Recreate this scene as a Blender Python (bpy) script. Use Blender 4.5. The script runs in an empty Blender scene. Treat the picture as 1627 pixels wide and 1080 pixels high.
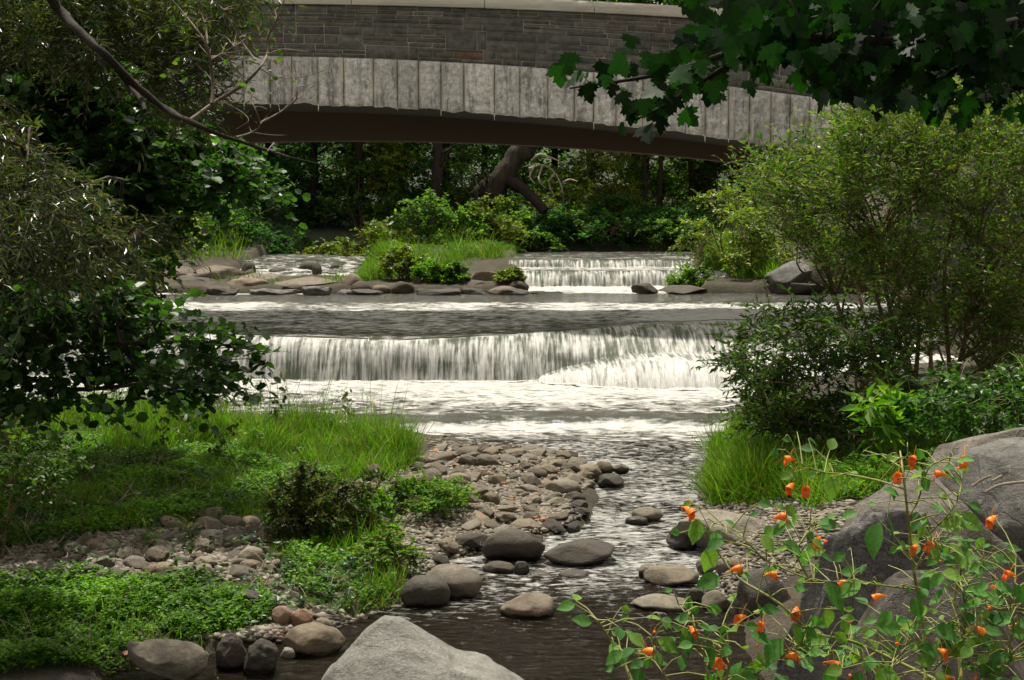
import bpy, bmesh, math, random
import numpy as np
from mathutils import Vector, Matrix
R = np.random.default_rng(7)
random.seed(7)
S = bpy.context.scene
COL = S.collection
# ------------------------------------------------------------------ camera model
F = 2260.0; CZ = 2.8; T = math.atan(210/2260)
cT, sT = math.cos(T), math.sin(T)
def ray(px, py):
    a = (px-813.5)/F; v = -(py-540)/F
    return np.array([a, cT+v*sT, -sT+v*cT])
def P(px, py, Y):
    d = ray(px, py); s = Y/d[1]
    return np.array([d[0]*s, Y, CZ+d[2]*s])
def GP(px, py, z):
    d = ray(px, py); s = (z-CZ)/d[2]
    return np.array([d[0]*s, d[1]*s, z])
# ------------------------------------------------------------------ noise
def _h(i, j, k, s):
    n = (i*374761393 + j*668265263 + k*2147483647 + s*974711) & 0xffffffff
    n = ((n ^ (n >> 13))*1274126177) & 0xffffffff
    n = (n ^ (n >> 16)) & 0xffffffff
    return n/4294967295.0
def vn(p, s=0):
    p = np.asarray(p, float); f = np.floor(p); t = p-f; f = f.astype(np.int64)
    t = t*t*(3-2*t); r = 0
    for a in (0, 1):
        for b in (0, 1):
            for c in (0, 1):
                w = (t[..., 0] if a else 1-t[..., 0])*(t[..., 1] if b else 1-t[..., 1])*(t[..., 2] if c else 1-t[..., 2])
                r = r+w*_h(f[..., 0]+a, f[..., 1]+b, f[..., 2]+c, s)
    return r*2-1
def fbm(p, o=4, s=0):
    p = np.asarray(p, float); r = 0; a = 1; q = 0
    for i in range(o):
        r = r+a*vn(p*(2.03**i)+i*7.1, s+i); q += a; a *= .5
    return r/q
def n2(x, y, sc, o=3, s=0):
    x, y = np.broadcast_arrays(np.asarray(x, float), np.asarray(y, float))
    return fbm(np.stack([x*sc, y*sc, x*0+.37], -1), o, s)
def sst(a, b, x):
    t = np.clip((x-a)/(b-a), 0, 1); return t*t*(3-2*t)
# ------------------------------------------------------------------ mesh helpers
class Geo:
    def __init__(s): s.V = []; s.L = []; s.N = []; s.n = 0; s.A = []
    def add(s, V, Fc, a=None):
        V = np.asarray(V, np.float32).reshape(-1, 3); Fc = np.asarray(Fc, np.int64)
        s.V.append(V); s.L.append((Fc+s.n).ravel()); s.N.append(np.full(len(Fc), Fc.shape[1], np.int32))
        s.A.append(np.zeros(len(V), np.float32) if a is None else np.broadcast_to(np.asarray(a, np.float32), (len(V),)))
        s.n += len(V)
    def build(s, name, mat, parent=None, smooth=True, attrs=None, loc=None):
        V = np.concatenate(s.V); L = np.concatenate(s.L); N = np.concatenate(s.N)
        if loc is not None: V = V-np.asarray(loc, np.float32)
        me = bpy.data.meshes.new(name)
        me.vertices.add(len(V)); me.vertices.foreach_set('co', V.ravel().astype(np.float32))
        me.loops.add(len(L)); me.loops.foreach_set('vertex_index', L.astype(np.int32))
        me.polygons.add(len(N)); st = np.concatenate([[0], np.cumsum(N)[:-1]]).astype(np.int32)
        me.polygons.foreach_set('loop_start', st)
        try: me.polygons.foreach_set('loop_total', N)
        except Exception: pass
        me.polygons.foreach_set('use_smooth', np.full(len(N), smooth))
        me.update(calc_edges=True)
        A = np.concatenate(s.A)
        if A.any():
            at = me.attributes.new('val', 'FLOAT', 'POINT'); at.data.foreach_set('value', A)
        for k, v in (attrs or {}).items():
            v = np.asarray(v, np.float32)
            if v.ndim == 2:
                at = me.attributes.new(k, 'FLOAT_VECTOR', 'POINT'); at.data.foreach_set('vector', v.ravel())
            else:
                at = me.attributes.new(k, 'FLOAT', 'POINT'); at.data.foreach_set('value', v)
        me.materials.append(mat)
        o = bpy.data.objects.new(name, me); COL.objects.link(o)
        if parent: o.parent = parent
        if loc is not None: o.location = [float(c) for c in loc]
        return o
def empty(name, loc=(0, 0, 0)):
    o = bpy.data.objects.new(name, None); COL.objects.link(o); o.location = [float(c) for c in loc]; return o
def tag(o, label=None, cat=None, group=None, kind=None):
    if label: o['label'] = label
    if cat: o['category'] = cat
    if group: o['group'] = group
    if kind: o['kind'] = kind
    return o
def gridfaces(nu, nv):
    i = np.arange(nu-1)[:, None]*nv+np.arange(nv-1)[None]
    i = i.ravel(); return np.stack([i, i+1, i+nv+1, i+nv], 1)
def tube(g, pts, rad, k=6, a=None, jit=0):
    pts = np.asarray(pts, float); n = len(pts); rad = np.broadcast_to(np.asarray(rad, float), (n,))
    t = np.gradient(pts, axis=0); t /= np.linalg.norm(t, axis=1)[:, None]+1e-9
    up = np.array([0.13, .31, 1.]) if abs(t[0, 2]) < .9 else np.array([1., .2, 0])
    u = np.cross(t, up); u /= np.linalg.norm(u, axis=1)[:, None]+1e-9; v = np.cross(t, u)
    an = np.arange(k)*2*math.pi/k
    V = pts[:, None]+rad[:, None, None]*(np.cos(an)[None, :, None]*u[:, None]+np.sin(an)[None, :, None]*v[:, None])
    if jit: V = V+rad[:, None, None]*jit*fbm(V/ (rad.max()*1.5), 3, 3)[..., None]*(V-pts[:, None])/rad[:, None, None]
    V = V.reshape(-1, 3); i = np.arange(n-1)[:, None]*k; j = np.arange(k)[None]
    Fc = np.stack([(i+j), (i+(j+1) % k), (i+k+(j+1) % k), (i+k+j)], -1).reshape(-1, 4)
    g.add(V, Fc, a)
    g.add(np.concatenate([V[-k:]]), [list(range(k))], a)
def spline(pts, n):
    pts = np.asarray(pts, float); m = len(pts)
    Q = np.concatenate([[2*pts[0]-pts[1]], pts, [2*pts[-1]-pts[-2]]]); out = []
    for t in np.linspace(0, m-1-1e-6, n):
        i = int(t); f = t-i; a, b, c, d = Q[i:i+4]
        out.append(.5*(2*b+(c-a)*f+(2*a-5*b+4*c-d)*f*f+(3*b-a-3*c+d)*f**3))
    return np.array(out)
def unit(v): return v/(np.linalg.norm(v, axis=-1, keepdims=True)+1e-9)
# leaf templates : axis +Y, normal +Z
OV = (np.array([[0, 0, 0], [.30, .32, .07], [.26, .66, .05], [0, 1, -.08], [-.26, .66, .05], [-.30, .32, .07]]), np.array([[0, 1, 2, 3], [0, 3, 4, 5]]))
RD = (np.array([[0, 0, 0], [.40, .28, .06], [.44, .72, .04], [0, 1, -.06], [-.44, .72, .04], [-.40, .28, .06]]), np.array([[0, 1, 2, 3], [0, 3, 4, 5]]))
NW = (np.array([[0, 0, 0], [.10, .45, .03], [0, 1, -.1], [-.10, .45, .03]]), np.array([[0, 1, 2, 3]]))
MW = (np.array([[0, 0, 0], [.17, .45, .04], [0, 1, -.1], [-.17, .45, .04]]), np.array([[0, 1, 2, 3]]))
DI = (np.array([[0, 0, 0], [.32, .5, .05], [0, 1, -.06], [-.32, .5, .05]]), np.array([[0, 1, 2, 3]]))
_m = [(0, 0), (.12, .02), (.34, -.06), (.30, .08), (.53, .10), (.47, .20), (.68, .42), (.50, .43), (.46, .54), (.27, .46), (.30, .62), (.38, .76), (.22, .77), (.16, .90), (0, 1.05)]
_o = _m+[(-x, y) for x, y in _m[-2:0:-1]]
MP = (np.array([[x, y, -.12*(x*x+y*y)+.10*abs(x)] for x, y in _o]+[[0, .30, 0]]), None)
_c = len(_o)
MP = (MP[0], np.array([[i, (i+1) % _c, _c] for i in range(_c)]))
BL = (np.array([[-.5, 0, 0], [.5, 0, 0], [-.45, .35, .03], [.45, .35, .03], [-.3, .7, .14], [.3, .7, .14], [-.03, 1, .33], [.03, 1, .33]]), np.array([[0, 1, 3, 2], [2, 3, 5, 4], [4, 5, 7, 6]]))
def put(g, tpl, pos, d, nrm, size, wid=None):
    V, Fc = tpl; n = len(pos); d = unit(d); x = unit(np.cross(d, nrm)); z = np.cross(x, d)
    size = np.broadcast_to(size, (n,)); w = size if wid is None else np.broadcast_to(wid, (n,))
    X = pos[:, None]+V[None, :, 0, None]*x[:, None]*w[:, None, None]+V[None, :, 1, None]*d[:, None]*size[:, None, None]+V[None, :, 2, None]*z[:, None]*size[:, None, None]
    k = len(V); Fa = (np.arange(n)[:, None, None]*k+Fc[None]).reshape(-1, Fc.shape[1])
    g.add(X.reshape(-1, 3), Fa)
# ------------------------------------------------------------------ material helpers
def nm(name):
    m = bpy.data.materials.new(name); m.use_nodes = True; nt = m.node_tree; nt.nodes.clear(); return m, nt
class NT:
    def __init__(s, nt): s.nt = nt
    def __call__(s, t, **kw):
        n = s.nt.nodes.new(t)
        for k, v in kw.items():
            if k.startswith('i_'):
                key = k[2:]; key = int(key) if key.isdigit() else key.replace('_', ' ')
                s.set(n.inputs[key], v)
            else: setattr(n, k, v)
        return n
    def set(s, sock, v):
        if isinstance(v, bpy.types.NodeSocket): s.nt.links.new(v, sock)
        elif isinstance(v, bpy.types.Node): s.nt.links.new(v.outputs[0], sock)
        else: sock.default_value = v
    def ramp(s, fac, stops, interp='LINEAR'):
        n = s.nt.nodes.new('ShaderNodeValToRGB'); cr = n.color_ramp; cr.interpolation = interp
        while len(cr.elements) < len(stops): cr.elements.new(.5)
        for e, (p, c) in zip(cr.elements, stops):
            e.position = p; e.color = (c, c, c, 1) if not isinstance(c, tuple) else (*c, 1)
        s.set(n.inputs[0], fac); return n.outputs[0]
    def noise(s, vec, scale, det=4, rough=.55, dist=0):
        n = s('ShaderNodeTexNoise', i_Scale=scale, i_Detail=det, i_Roughness=rough, i_Distortion=dist); s.set(n.inputs['Vector'], vec); return n.outputs[0]
    def mixc(s, f, a, b, mode='MIX'):
        n = s.nt.nodes.new('ShaderNodeMix'); n.data_type = 'RGBA'; n.blend_type = mode
        s.set(n.inputs[0], f); s.set(n.inputs[6], a if not isinstance(a, tuple) else (*a, 1)[:4]); s.set(n.inputs[7], b if not isinstance(b, tuple) else (*b, 1)[:4]); return n.outputs[2]
    def math(s, op, a, b=0.0, c=0.0, clamp=False):
        n = s.nt.nodes.new('ShaderNodeMath'); n.operation = op; n.use_clamp = clamp
        s.set(n.inputs[0], a); s.set(n.inputs[1], b); s.set(n.inputs[2], c); return n.outputs[0]
    def mapping(s, vec, sc=(1, 1, 1), loc=(0, 0, 0)):
        n = s('ShaderNodeMapping'); s.set(n.inputs[0], vec); n.inputs['Scale'].default_value = sc; n.inputs['Location'].default_value = loc; return n.outputs[0]
    def out(s, sh):
        o = s('ShaderNodeOutputMaterial'); s.set(o.inputs[0], sh)
def leafmat(name, cols, trans=.35, rough=.42, spec=.5, tcol=(1.25, 1.5, .45), patch=.0):
    m, nt = nm(name); N = NT(nt)
    g = N('ShaderNodeNewGeometry')
    rnd = g.outputs['Random Per Island']
    k = len(cols); c = N.ramp(rnd, [((i+.5)/k, tuple(q)) for i, q in enumerate(cols)])
    big = N.noise(g.outputs['Position'], 1.7, 2); c = N.mixc(1., c, N.ramp(N.noise(g.outputs['Position'], 160, 3, .6), [(.3, .72), (.7, 1.25)]), 'MULTIPLY')
    c = N.mixc(1.0, c, N.ramp(big, [(.3, .62), (.7, 1.35)]), 'MULTIPLY')
    p = N('ShaderNodeBsdfPrincipled', i_Roughness=rough); N.set(p.inputs['Base Color'], c); p.inputs['Specular IOR Level'].default_value = spec
    tr = N('ShaderNodeBsdfTranslucent'); N.set(tr.inputs[0], N.mixc(1.0, c, (*tcol, 1), 'MULTIPLY'))
    mx = N('ShaderNodeMixShader', i_0=trans); N.set(mx.inputs[1], p.outputs[0]); N.set(mx.inputs[2], tr.outputs[0]); N.out(mx.outputs[0]); return m
def solid(name, col, rough=.8, nscale=20, var=.5, bump=.3, bscale=40, bd=.01, stretch=(1, 1, 1), spec=.3, coords='Object'):
    m, nt = nm(name); N = NT(nt); tc = N('ShaderNodeTexCoord').outputs[coords]; v = N.mapping(tc, stretch)
    a = N.noise(v, nscale, 5); c = N.mixc(N.ramp(a, [(.3, 0.), (.7, 1.)]), tuple(x*(1-var) for x in col), tuple(min(1, x*(1+var)) for x in col))
    p = N('ShaderNodeBsdfPrincipled', i_Roughness=rough); N.set(p.inputs['Base Color'], c); p.inputs['Specular IOR Level'].default_value = spec
    b = N('ShaderNodeBump', i_Strength=bump, i_Distance=bd); N.set(b.inputs['Height'], N.noise(v, bscale, 6, .65)); N.set(p.inputs['Normal'], b.outputs[0]); N.out(p.outputs[0]); return m
def rockmat(name, c1, c2, c3, scale=1., wet=False, var=.25, bump=.6, lichen=.0, cracks=0.):
    m, nt = nm(name); N = NT(nt); tc = N('ShaderNodeTexCoord').outputs['Object']; g = N('ShaderNodeNewGeometry')
    oi = N('ShaderNodeObjectInfo').outputs['Random']
    off = N('ShaderNodeVectorMath', operation='ADD'); N.set(off.inputs[0], tc); cb = N('ShaderNodeCombineXYZ'); N.set(cb.inputs[0], N.math('MULTIPLY', oi, 37.)); N.set(off.inputs[1], cb.outputs[0]); v = off.outputs[0]
    a = N.noise(v, 5*scale, 6, .6, .4); c = N.mixc(N.ramp(a, [(.32, 0.), (.66, 1.)]), c1, c2)
    st = N.noise(N.mapping(v, (1, 1, 3.5)), 11*scale, 7, .7, .5); c = N.mixc(N.ramp(st, [(.52, 0.), (.66, .7)]), c, c3); ck = N('ShaderNodeTexVoronoi', i_Scale=2.2*scale, feature='DISTANCE_TO_EDGE'); wv = N('ShaderNodeVectorMath', operation='ADD'); N.set(wv.inputs[0], v); N.set(wv.inputs[1], N.noise(v, 3.*scale, 5)); N.set(ck.inputs['Vector'], N.mapping(wv.outputs[0], (1, 1, 2.2))); ckv = N.ramp(ck.outputs[0], [(0., 0.), (.018, 1.)]); c = N.mixc(1., c, N.ramp(ckv, [(0., 1.-cracks*.55), (1., 1.)]), 'MULTIPLY')
    fine = N.noise(v, 90*scale, 4, .8); c = N.mixc(1., c, N.ramp(fine, [(.3, .6), (.7, 1.35)]), 'MULTIPLY'); c = N.mixc(N.ramp(N.noise(v, 2.6*scale, 6, .75, .6), [(.56, 0.), (.62, .5)]), c, N.mixc(1., c, (.5, .5, .48, 1), 'MULTIPLY'))
    c = N.mixc(1., c, N.ramp(oi, [(0., 1-var), (1., 1+var)]), 'MULTIPLY')
    tint = N.ramp(N.math('FRACT', N.math('MULTIPLY', oi, 7.13)), [(0., (1.0, .98, .93)), (.35, (.92, .96, 1.0)), (.6, (1.08, 1.0, .9)), (.85, (1.0, .93, .85)), (1., (.9, .92, .92))])
    c = N.mixc(1., c, tint, 'MULTIPLY')
    if lichen:
        ln = N.noise(v, 14*scale, 5, .7, .5); c = N.mixc(N.ramp(ln, [(.6, 0.), (.68, lichen)]), c, (.34, .35, .29, 1))
    p = N('ShaderNodeBsdfPrincipled'); p.inputs['Specular IOR Level'].default_value = .35
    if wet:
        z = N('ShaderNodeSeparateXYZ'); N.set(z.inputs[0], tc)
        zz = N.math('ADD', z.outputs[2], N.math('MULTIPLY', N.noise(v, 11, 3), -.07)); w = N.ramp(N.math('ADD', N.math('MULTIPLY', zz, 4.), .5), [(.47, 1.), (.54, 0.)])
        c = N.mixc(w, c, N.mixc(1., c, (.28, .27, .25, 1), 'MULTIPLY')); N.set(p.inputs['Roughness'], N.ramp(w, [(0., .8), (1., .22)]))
    else: p.inputs['Roughness'].default_value = .82
    N.set(p.inputs['Base Color'], c)
    b = N('ShaderNodeBump', i_Strength=bump, i_Distance=.012/scale); N.set(b.inputs['Height'], N.math('ADD', N.math('ADD', N.noise(v, 24*scale, 8, .7), N.math('MULTIPLY', ckv, .5*cracks)), N.math('MULTIPLY', st, .8))); N.set(p.inputs['Normal'], b.outputs[0]); N.out(p.outputs[0]); return m
# ------------------------------------------------------------------ materials
M = {}
M['bark'] = solid('bark', (.055, .042, .032), .9, 14, .5, .9, 30, .02, (1, 1, .25))
M['dark_bark'] = solid('dark_bark', (.022, .017, .014), .9, 14, .5, .8, 30, .01)
M['pale_bark'] = solid('pale_bark', (.16, .13, .10), .85, 14, .4, .5, 30, .01)
M['deadwood'] = solid('deadwood', (.33, .27, .20), .85, 10, .35, .6, 40, .01, (1, 1, .2))
M['broken_bark'] = solid('broken_bark', (.042, .034, .026), .9, 5, .6, 1., 16, .06, (1.4, 1.4, .3))
M['stem_brown'] = solid('stem_brown', (.12, .085, .045), .8, 20, .4, .2)
M['stem_green'] = solid('stem_green', (.16, .19, .045), .6, 20, .3, .1)
M['stem_jewel'] = solid('stem_jewel', (.20, .22, .06), .5, 20, .35, .1, 30, .002)
m, nt = nm('ground'); N = NT(nt); ge = N('ShaderNodeNewGeometry').outputs['Position']
c = N.ramp(N.noise(ge, 2.5, 6, .65), [(.3, (.022, .017, .011)), (.5, (.05, .038, .025)), (.7, (.085, .068, .045))]); c = N.mixc(1., c, N.ramp(N.noise(ge, 40, 4, .7), [(.3, .45), (.7, 1.6)]), 'MULTIPLY')
sx = N('ShaderNodeSeparateXYZ'); N.set(sx.inputs[0], ge); gm = N.ramp(N.noise(ge, 1.1, 5, .7), [(.42, 0.), (.55, .85)]); fz = N.ramp(N.math('DIVIDE', sx.outputs[1], 60.), [(.58, .25), (.66, 1.)])
c = N.mixc(N.math('MULTIPLY', gm, fz), c, (.028, .05, .012, 1)); c = N.mixc(N.ramp(N.math('DIVIDE', sx.outputs[1], 60.), [(.62, 0.), (.68, .9)]), c, N.mixc(1., c, (.25, .55, .2, 1), 'MULTIPLY'))
p = N('ShaderNodeBsdfPrincipled', i_Roughness=.95); N.set(p.inputs['Base Color'], c); b = N('ShaderNodeBump', i_Strength=1., i_Distance=.05); N.set(b.inputs['Height'], N.noise(ge, 18, 8, .75)); N.set(p.inputs['Normal'], b.outputs[0]); N.out(p.outputs[0]); M['ground'] = m
M['rock'] = rockmat('rock', (.085, .073, .056, 1), (.185, .16, .125, 1), (.05, .044, .037, 1), 1.3, False, .4)
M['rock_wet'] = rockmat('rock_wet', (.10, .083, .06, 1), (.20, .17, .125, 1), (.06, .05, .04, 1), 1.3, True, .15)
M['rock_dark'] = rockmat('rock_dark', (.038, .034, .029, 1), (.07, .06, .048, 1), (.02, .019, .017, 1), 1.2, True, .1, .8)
M['rock_big'] = rockmat('rock_big', (.092, .088, .083, 1), (.16, .153, .145, 1), (.055, .051, .046, 1), 1.0, False, .05, 1.2, .35, .6)
M['rock_light'] = rockmat('rock_light', (.165, .157, .14, 1), (.25, .238, .215, 1), (.095, .088, .078, 1), .9, False, .05, .9, .2, .15)
M['rock_far'] = rockmat('rock_far', (.11, .09, .068, 1), (.19, .155, .12, 1), (.07, .055, .045, 1), .8, False, .15, 1.)
M['rock_red'] = rockmat('rock_red', (.19, .12, .085, 1), (.28, .19, .14, 1), (.12, .08, .06, 1), 1.3, False, .1)
M['l_back1'] = leafmat('l_back1', [(.035, .09, .016), (.06, .145, .024), (.105, .20, .032), (.16, .24, .035)], .6, .5, .25)
M['l_back2'] = leafmat('l_back2', [(.05, .10, .012), (.09, .15, .018), (.14, .19, .02), (.22, .20, .02)], .45, .5, .25)
M['l_back3'] = leafmat('l_back3', [(.026, .08, .024), (.045, .12, .034), (.065, .155, .042)], .6, .5, .25)
M['l_bright'] = leafmat('l_bright', [(.07, .14, .015), (.12, .2, .02), (.18, .24, .03), (.24, .23, .04)], .45)
M['l_willow'] = leafmat('l_willow', [(.03, .075, .012), (.045, .10, .014), (.07, .135, .018), (.10, .16, .022), (.16, .18, .03)], .5, .45, .3)
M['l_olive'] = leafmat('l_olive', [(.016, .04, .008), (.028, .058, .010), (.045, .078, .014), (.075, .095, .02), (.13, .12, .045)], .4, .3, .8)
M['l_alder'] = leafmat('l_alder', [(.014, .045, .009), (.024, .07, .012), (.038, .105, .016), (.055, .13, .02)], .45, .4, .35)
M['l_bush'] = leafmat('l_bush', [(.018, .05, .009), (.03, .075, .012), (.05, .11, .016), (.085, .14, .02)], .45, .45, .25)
M['l_maple'] = leafmat('l_maple', [(.003, .012, .003), (.005, .018, .004), (.008, .03, .006), (.013, .055, .009)], .28, .55, .12, (1.5, 2.2, .4))  # silhouette shade and a few lit leaves are put into these colours
M['l_cover'] = leafmat('l_cover', [(.04, .12, .008), (.07, .19, .010), (.11, .25, .013), (.17, .30, .018)], .45, .5, .2)
M['l_grass'] = leafmat('l_grass', [(.05, .13, .010), (.085, .21, .012), (.115, .26, .016), (.16, .27, .02), (.18, .17, .05)], .45, .5, .25)
M['l_jewel'] = leafmat('l_jewel', [(.05, .15, .03), (.07, .20, .035), (.09, .24, .04), (.15, .27, .04)], .4, .6, .2, (1.2, 1.5, .5))
M['l_weed'] = leafmat('l_weed', [(.025, .055, .012), (.04, .08, .014), (.065, .10, .016), (.10, .085, .022)], .4, .5, .2)
M['l_red'] = leafmat('l_red', [(.55, .06, .015), (.6, .14, .02), (.5, .22, .03)], .4)
# ------------------------------------------------------------------ terrain
YL = [5, 8.4, 9.1, 10, 11, 11.6, 12, 13, 14.3, 15.2, 15.8, 16.7, 17.0, 17.3, 17.8, 19, 22.5, 30]
XL = [-3.2, -2.4, -1.3, -.72, -.5, .1, .6, .8, .95, .7, -.3, -1.1, -2.4, -4.5, -7.5, -10.5, -12.5, -13]
YR = [5, 8.5, 10, 12, 14, 16.5, 20, 22, 26, 29, 30]
XR = [1.3, 1.5, 1.6, 1.55, 1.85, 2.35, 3.5, 4.3, 7.2, 7.6, 7.2]
def xl(y): return np.interp(y, YL, XL)
def xr(y): return np.interp(y, YR, XR)
def lev(y): return np.interp(y, [0, 9, 16.5, 17.3, 17.6, 21.5, 24.5, 29, 31, 33, 36, 60, 200], [0, 0, .1, .12, .2, .22, .9, 1.02, 1.15, 1.4, 1.7, 3.4, 9])
def ground(x, y):
    x = np.asarray(x, float); y = np.asarray(y, float)
    s = np.minimum(x-xl(y), xr(y)-x)+.12*n2(x, y, 1.3, 2, 5)
    left = (x < (xl(y)+xr(y))/2)
    d = np.clip(-s, 0, 40)
    bar = sst(8.0, 10.5, y)
    riseL = .07+.07*np.minimum(d, 1.2)+(.04+.06*(1-bar))*np.clip(d-.9, 0, 3)+.03*np.clip(d-4, 0, 20)
    riseR = .06+(.12+.18*(1-sst(12, 14, y)))*np.minimum(d, 1.0)+.10*np.clip(d-1, 0, 6)+.05*np.clip(d-7, 0, 30)
    out = lev(y)+np.where(left, riseL, riseR)+.05*n2(x, y, .9, 3, 9)*np.minimum(1, d*2+.3)
    inn = np.where(y < 24.5, -.28, .5)+.05*n2(x, y, 2, 2, 4)
    g = inn+(out-inn)*sst(-.35, .12, -s)
    # far area
    ch = sst(0, .25, x-.05)*sst(0, .3, 3.95-x+.15*(y-29))            # upper falls channel
    ch2 = sst(0, .3, x+6.4)*sst(0, .3, -3.3-x)*sst(31.3, 31.6, y)
    cut = np.maximum(ch, ch2)*(1-sst(37.5, 39, y))
    far = np.where(x < 7, lev(y)+.12+.1*n2(x, y, .6, 3, 2)-.1*(1-sst(29.4, 29.9, y)), lev(y)+.5)
    far = np.where((x > 3.9), far+.30*np.clip(x-5.0, 0, 3), far)
    far = far*(1-cut)+.85*cut
    k = sst(29.2, 29.7, y); g = g*(1-k)+far*k
    g = g+sst(48, 90, np.abs(x)+y*.3)*6
    return g
xs = np.concatenate([-np.geomspace(320, 16, 30), np.arange(-15.5, 12, .10), np.geomspace(12.3, 320, 30)])
ys = np.concatenate([[-60, -20, -8, 0, 2], np.arange(3, 40, .10), np.geomspace(40.3, 420, 40)])
XX, YY = np.meshgrid(xs, ys, indexing='ij'); ZZ = ground(XX, YY)
g = Geo(); g.add(np.stack([XX, YY, ZZ], -1), gridfaces(len(xs), len(ys))[:, ::-1]); o = g.build('ground', M['ground']); tag(o, kind='structure')
def G2(px, py):
    d = ray(px, py); t = np.linspace(2, 70, 3000); p = np.array([0, 0, CZ])+d[None]*t[:, None]
    b = p[:, 2] < ground(p[:, 0], p[:, 1]); i = int(np.argmax(b)) if b.any() else -1
    return p[i]
def inpoly(x, y, poly):
    r = np.zeros(len(x), bool); n = len(poly)
    for i in range(n):
        x1, y1 = poly[i]; x2, y2 = poly[(i+1) % n]
        c = ((y1 > y) != (y2 > y)); r ^= c & (x < (x2-x1)*(y-y1)/(y2-y1+1e-12)+x1)
    return r
def samp(pxpoly, dens=None, n=None, rng=R):
    W = np.array([G2(*p)[:2] for p in pxpoly]); mn = W.min(0); mx = W.max(0); A = np.prod(mx-mn)
    k = int(A*dens) if dens else n*6
    q = rng.uniform(mn, mx, (k, 2)); q = q[inpoly(q[:, 0], q[:, 1], W)]
    if n: q = q[:n]
    return np.column_stack([q, ground(q[:, 0], q[:, 1])])
# ------------------------------------------------------------------ water
def watermat(name, base, foamc=(.62, .615, .595, 1), rip=(3, 1, 1), rs=3., rstr=.5, streak=(14, .9, 1), tint=(.10, .115, .09, 1), soft=.17):
    m, nt = nm(name); N = NT(nt); fl = N('ShaderNodeAttribute', attribute_name='flow').outputs['Vector']; fo = N('ShaderNodeAttribute', attribute_name='foam').outputs['Fac']; fa = N('ShaderNodeAttribute', attribute_name='fall').outputs['Fac']  # foam also carries the painted sky glitter of pool and creek
    rn = N.noise(N.mapping(fl, (rip[0], rip[1], 1)), rs, 7, .68, .6)
    sn = N.noise(N.mapping(fl, (streak[0], streak[1], 1)), 1.3, 5, .62, .15); sn2 = N.noise(N.mapping(fl, (2.2, .25, 1)), 1.6, 3)
    sn = N.math('ADD', N.math('MULTIPLY', sn, .75), N.math('MULTIPLY', sn2, .3))
    pat = N.math('ADD', N.math('MULTIPLY', rn, N.math('SUBTRACT', 1., fa)), N.math('MULTIPLY', sn, fa))
    pat2 = N.math('ADD', N.math('MULTIPLY', pat, .72), N.math('MULTIPLY', N.noise(N.mapping(fl, (.8, 1.3, 1)), 1.1, 4, .6, .5), .28))
    v = N.math('ADD', N.math('MULTIPLY', N.math('SUBTRACT', pat2, .5), 2.6), fo)
    mask = N.ramp(v, [(.5-soft, 0.), (.5+soft, 1.)])
    col = N.mixc(fa, base, tint)
    p = N('ShaderNodeBsdfPrincipled', i_Roughness=.10, i_IOR=1.33); N.set(p.inputs['Base Color'], col); p.inputs['Specular IOR Level'].default_value = .5
    h = N.noise(N.mapping(fl, (rip[0]*.8, rip[1]*.9, 1)), rs*1.1, 5, .6, .4)
    hh = N.math('ADD', N.math('MULTIPLY', h, N.math('SUBTRACT', 1., fa)), N.math('MULTIPLY', sn, fa))
    b = N('ShaderNodeBump', i_Strength=rstr, i_Distance=.13); N.set(b.inputs['Height'], hh); N.set(p.inputs['Normal'], b.outputs[0])
    d = N('ShaderNodeBsdfPrincipled', i_Roughness=.55); N.set(d.inputs['Base Color'], N.mixc(N.ramp(pat, [(.35, 0.), (.62, 1.)]), tuple(c*.72 for c in foamc[:3])+(1,), foamc)); d.inputs['Subsurface Weight'].default_value = 0
    b2 = N('ShaderNodeBump', i_Strength=1., i_Distance=.10); N.set(b2.inputs['Height'], pat); N.set(d.inputs['Normal'], b2.outputs[0])
    mx = N('ShaderNodeMixShader'); N.set(mx.inputs[0], mask); N.set(mx.inputs[1], p.outputs[0]); N.set(mx.inputs[2], d.outputs[0]); N.out(mx.outputs[0]); return m
M['river'] = watermat('river', (.035, .034, .026, 1), rip=(1.6, 4.2, 1), rs=2.2, rstr=.8)
M['creek'] = watermat('creek', (.013, .009, .005, 1), rip=(2.6, 6.5, 1), rs=3.2, rstr=1.)
def sheet(name, mat, stations, us, amp=1., x_of=None):
    """stations(u) -> arrays Y,Z,foam,fall along flow, resampled to equal length"""
    cols = []
    Ys, Zs, Fo, Fa, Tt = stations(us)      # each (nu,nv)
    U = np.broadcast_to(us[:, None], Ys.shape); X = U if x_of is None else x_of(U, Ys)
    ds = np.sqrt(np.diff(Ys, axis=1)**2+np.diff(Zs, axis=1)**2); arc = (Ys[:, :1]-Ys)*0+30-Ys+np.concatenate([np.zeros((len(us), 1)), np.cumsum(np.abs(np.diff(Zs, axis=1)), 1)], 1)
    flat = 1-Fa
    turb = Tt*amp*(.5*n2(X*1.0, Ys*2.2, 1.6, 4, 21)+.35*n2(X*1.5, Ys*3.6, 3.4, 3, 25))
    ridge = Fa*(.045*n2(X*7, arc*.5, 1., 3, 31)+.05*n2(X*1.6, arc*.2, 1., 2, 33))
    V = np.stack([X, Ys-ridge, Zs+turb*flat+ridge*.6], -1)
    g = Geo(); g.add(V, gridfaces(*Ys.shape)[:, ::1])
    fl = np.stack([X, arc, X*0], -1).reshape(-1, 3)
    o = g.build(name, mat, attrs={'flow': fl, 'foam': Fo.ravel(), 'fall': Fa.ravel()})
    tag(o, kind='structure'); return o
def lipY(x): return np.interp(x, [-14, -8, -5, -3.4, -1.7, -.3, .8, 1.6, 2.6, 4, 9], [23.6, 23.0, 22.6, 22.1, 21.9, 22.2, 22.8, 23.3, 23.7, 24.0, 24.4])+.22*n2(x, x*0, .9, 5, 41)
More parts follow.
